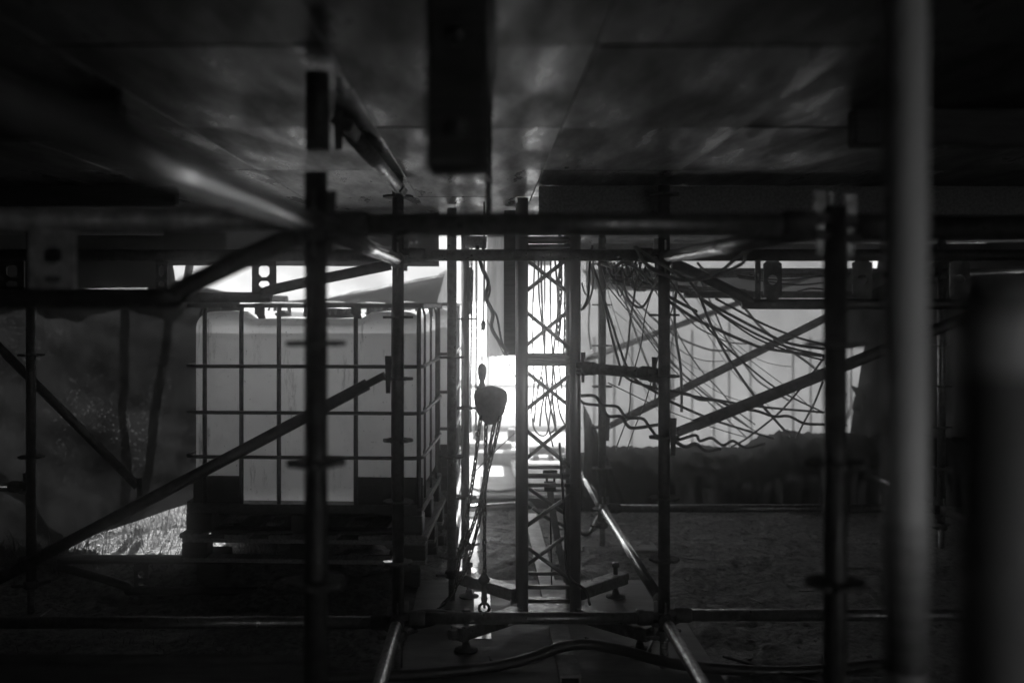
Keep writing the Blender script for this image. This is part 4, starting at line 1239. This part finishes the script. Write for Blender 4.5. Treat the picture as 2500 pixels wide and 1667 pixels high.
# steel wires with guy from gap
cable([(1188, 780, 6.0), (1232, 868, 6.0), (1262, 925, 6.0)], .003, 'black', 'thin guy wire crossing the glare from the rope clamp', 'wire')
cable([(1258, 1055, 5.5), (1200, 1110, 5.4), (1150, 1160, 5.4)], .003, 'black', 'thin wire crossing behind the load chain', 'wire')
# hose on the plywood in the foreground
hp = [(-.75, 4.02, .03), (-.3, 4.06, .03), (.1, 4.16, .04), (.36, 4.24, .09), (.55, 4.25, .07), (.8, 4.15, .04), (1.2, 4.1, .03), (1.7, 4.2, .03)]
b = MB(); b.sweep(crom(hp, 8), .022, 10)
tag(b.build('hose', M['black']), 'thick black hose humped over the rail on the plywood in front', 'hose')
for pts, r, lab in (([(.02, 4.30, .02), (.05, 4.24, .02), (.22, 4.26, .02), (.27, 4.42, .02), (.36, 4.56, .02), (.30, 4.62, .02)], .005, 'thin black cable curling on the plywood near the truss'),
                    ([(.45, 4.55, .02), (.55, 4.38, .02), (.66, 4.32, .02), (.74, 4.5, .02), (.80, 4.7, .04)], .005, 'thin black cable on the plywood near the lower ledger'),
                    ([(1.0, 4.28, .03), (1.12, 4.15, .03), (1.3, 3.98, .03), (1.5, 3.95, .03)], .006, 'thin cable trailing over the dark soil in front')):
    b = MB(); b.sweep(crom(pts, 7), r, 7)
    tag(b.build('ground_cable', M['black']), lab, 'cable')
# coil on the soil by the tank foot
b = MB()
pts = []
for i in range(40):
    a = i / 40 * 2 * math.pi * 2.2
    pts.append(Vector((-.24 + .09 * math.cos(a), 4.72 + .06 * math.sin(a), .04 + .012 * i / 10 + .02 * math.sin(a * 1.3))))
b.sweep(pts, .016, 8)
tag(b.build('cable_coil', M['black']), 'coil of thick black cable on the ground by the tank pole', 'cable coil')

# ------------------------------------------------------------------ blurred things close to the camera
b = MB(); b.tube((q(2213, 1.22), 1.22, .30), (q(2213, 1.22), 1.22, 1.985), TR, 24)
near = empty('pale_tube', (q(2213, 1.22), 1.22, 0), 'pale upright tube close to the viewer, fully out of focus', 'tube')
b.build('tube', M['white'], near)
c = MB(); c.lathe((q(2213, 1.22), 1.22, 0), [(.020, 0.0), (.020, .30), (.0265, .302), (.0262, 1.045), (.0252, 1.048)], 20)  # black sleeve added where the tube fades out below
c.build('fade_sleeve', M['black'], near)
FADE = [.62, .46, .34, .25, .18, .12, .08]  # ring tones grade pale to dark, so the tube fades into shade downwards
for k_, tv in enumerate(FADE):
    za = 1.235 - .026 * (k_ + 1)
    c = MB(); c.lathe((q(2213, 1.22), 1.22, 0), [(.0252, za), (.0258, za + .002), (.0258, za + .023), (.0252, za + .025)], 20)
    c.build('fade_ring', mat('fade_ring', tv * .9, tv, .5, 0, 20, 4, .03, .001), near)
PY = .70
wp = empty('wrapped_post', (q(2455, PY), PY, 0), 'grey wrapped post with rounded top and white band at the picture edge', 'post')
cx = q(2455, PY)
b = MB()
b.lathe((cx, PY, 0), [(.030, 0), (.030, 1.46), (.0295, 1.485), (.027, 1.497), (.021, 1.504), (.012, 1.508), (.003, 1.509)], 28)
b.build('padding', M['padding'], wp)
b = MB(); b.lathe((cx, PY, 0), [(.0305, 1.445), (.0325, 1.447), (.0325, 1.482), (.0300, 1.484)], 28)
b.build('white_band', M['white'], wp)
# dark beam low in the foreground
b = MB(); b.beam((-1.6, 3.0, .43), (-.5, 3.0, .43), .08, .06)
tag(b.build('low_beam', M['wood_dark']), 'barely visible dark beam lying low at the bottom of the view', 'beam')

# ------------------------------------------------------------------ enclosure out of sight: cloth sides of the stage
sheet('stage_skirt', [(-4.5, -2.6, -.1), (-4.5, 6.4, -.1), (-4.5, 6.4, 2.0), (-4.5, -2.6, 2.0)], (30, 8), 'tarp_black', 'black cloth skirt closing the tank side of the stage', 'stage skirt', .04, 111, (6, 2))
sheet('stage_skirt', [(4.5, 8.4, -.1), (4.5, -.9, -.1), (4.5, -.9, 2.0), (4.5, 8.4, 2.0)], (30, 8), 'tarp_black', 'black cloth skirt closing the soil side of the stage', 'stage skirt', .04, 112, (6, 2))
sheet('stage_skirt', [(1.5, -2.6, -.1), (-4.5, -2.6, -.1), (-4.5, -2.6, 2.0), (1.5, -2.6, 2.0)], (30, 8), 'tarp_black', 'black cloth skirt behind the viewer with an opening beside it', 'stage skirt', .04, 113, (6, 2))

# ------------------------------------------------------------------ grass, seedlings, stones
random.seed(11)
gb = MB()
def blade(b, x, y, z, h, a, lean, w=.004):
    dx, dy = math.cos(a), math.sin(a)
    sx, sy = -dy * w, dx * w
    pts = []
    for k in range(4):
        t = k / 3
        px = x + dx * lean * t * t; py = y + dy * lean * t * t; pz = z + h * (t - .25 * t * t * (lean / h if h else 0))
        ww = 1 - t
        pts += [(px - sx * ww, py - sy * ww, pz), (px + sx * ww, py + sy * ww, pz)]
    b.add(pts, [(0, 1, 3, 2), (2, 3, 5, 4), (4, 5, 7, 6)])
for i in range(11000):
    x = random.uniform(-3.2, -1.15); y = 5.5 + 2.4 * random.random() ** 1.5
    if vnoise(x * 4, y * 4, 8) < -.2: continue
    big = random.random() < .06
    blade(gb, x, y, ground_z(x, y) - .01, random.uniform(.12, .24) if big else random.uniform(.03, .11), random.uniform(0, 6.28), random.uniform(.08, .2) if big else random.uniform(.02, .11), .005 if big else .0035)
for i in range(500):
    x = random.uniform(-2.8, -1.0); y = random.uniform(4.5, 5.9)
    if vnoise(x * 2.5, y * 2.5, 9) < .05: continue
    blade(gb, x, y, ground_z(x, y) - .01, random.uniform(.03, .10), random.uniform(0, 6.28), random.uniform(.02, .1), .003)
tag(gb.build('grass', M['grass']), 'dry sunlit grass under the lifted tarpaulin hem', 'grass', kind='stuff')
pb = MB()
for i in range(2600):
    x = random.uniform(-2.6, 3.0); y = random.uniform(3.6, 7.6)
    if -.36 < x < .96 and 3.2 < y < 5.6: continue
    r_ = random.uniform(.003, .013) * (1 if random.random() < .94 else 2.2)
    z = ground_z(x, y)
    a = random.uniform(0, 6.28)
    vs = []
    for k in range(6):
        dx, dy, dz = ((1, 0, 0), (-1, 0, 0), (0, 1, 0), (0, -1, 0), (0, 0, 1), (0, 0, -1))[k]
        s_ = r_ * random.uniform(.6, 1.2)
        vs.append((x + (dx * math.cos(a) - dy * math.sin(a)) * s_, y + (dx * math.sin(a) + dy * math.cos(a)) * s_, z + dz * s_ * .7))
    pb.add(vs, [(0, 2, 4), (2, 1, 4), (1, 3, 4), (3, 0, 4), (2, 0, 5), (1, 2, 5), (3, 1, 5), (0, 3, 5)])
tag(pb.build('soil_clods', M['soil']), 'loose clods and small stones on the soil', 'clods', kind='stuff')
db = MB()
for i in range(320):
    x = random.uniform(-2.4, 2.9); y = random.uniform(3.7, 7.5)
    if -.42 < x < 1.0 and 3.2 < y < 5.65: continue
    z = ground_z(x, y) + .006
    a = random.uniform(0, 6.28); d = Vector((math.cos(a), math.sin(a), random.uniform(-.1, .25)))
    k = random.random()
    if k < .55: db.tube(Vector((x, y, z)), Vector((x, y, z)) + d * random.uniform(.03, .16), random.uniform(.0015, .004), 5)
    else: db.box((x, y, z), (random.uniform(.01, .05), random.uniform(.008, .03), .004), Matrix.Rotation(a, 3, 'Z') @ Matrix.Rotation(random.uniform(-.5, .5), 3, 'X'))
tag(db.build('debris', M['wood']), 'twigs and chips scattered over the soil', 'debris', kind='stuff')
def seedling(px, py, Y, s, label):
    c = P(px, py, Y); c.z = ground_z(c.x, c.y)
    root = empty('seedling', c, label, 'plant', 'small seedlings on the soil')
    b = MB(); b.tube(c, c + Vector((0, 0, .05 * s)), .002, 6); b.build('stem', M['leaf'], root)
    for k in range(4):
        a = k * 1.7 + px
        d = Vector((math.cos(a), math.sin(a), 0)); sd = Vector((-d.y, d.x, 0))
        o = c + Vector((0, 0, .05 * s))
        L = .05 * s
        vs = [o, o + d * L * .4 + sd * L * .26 + Vector((0, 0, L * .35)), o + d * L * .8 + sd * L * .18 + Vector((0, 0, L * .38)), o + d * L * 1.05 + Vector((0, 0, L * .2)), o + d * L * .8 - sd * L * .18 + Vector((0, 0, L * .38)), o + d * L * .4 - sd * L * .26 + Vector((0, 0, L * .35))]
        m_ = MB(); m_.add(vs, [(0, 1, 2, 3, 4, 5)]); m_.build('leaf', M['leaf'], root)
for (px, py, Y, s, lab) in ((1240, 1268, 7.25, 1.1, 'seedling with two pale leaves before the pipe'), (1322, 1258, 7.2, 1.0, 'seedling sprouting behind the truss lacing'), (1376, 1270, 7.1, 1.2, 'seedling by the rear truss chord'), (1445, 1262, 7.1, .9, 'seedling beside the thin pole'),
                            (1085, 1250, 6.2, 1.8, 'leafy weed at the tank corner behind the grey pole'), (1082, 1285, 5.9, 1.3, 'low weed beside the pallet corner'), (1298, 1275, 6.9, .9, 'seedling in the shade of the truss chord')):
    seedling(px, py, Y, s, lab)
# crumpled dead leaves
for i, (px, py, Y, lab) in enumerate(((1512, 1252, 6.9, 'pale crumpled scrap beside the shiny ledger'), (1395, 1462, 4.9, 'pale scrap on the plywood near the outrigger'), (1140, 1462, 4.85, 'pale scrap below the outrigger arm by the chain'))):
    c = P(px, py, Y); c.z = max(ground_z(c.x, c.y), .013) + .004
    b = MB()
    n = 5
    vs = [(c.x + (u - 2) * .02, c.y + (v - 2) * .016, c.z + .018 * hashn(u, v, i)) for v in range(n) for u in range(n)]
    b.add(vs, [(v * n + u, v * n + u + 1, (v + 1) * n + u + 1, (v + 1) * n + u) for v in range(n - 1) for u in range(n - 1)])
    tag(b.build('scrap', M['cloth_pale']), lab, 'scrap')

for o in bpy.data.objects:
    if '_o' in o: del o['_o']
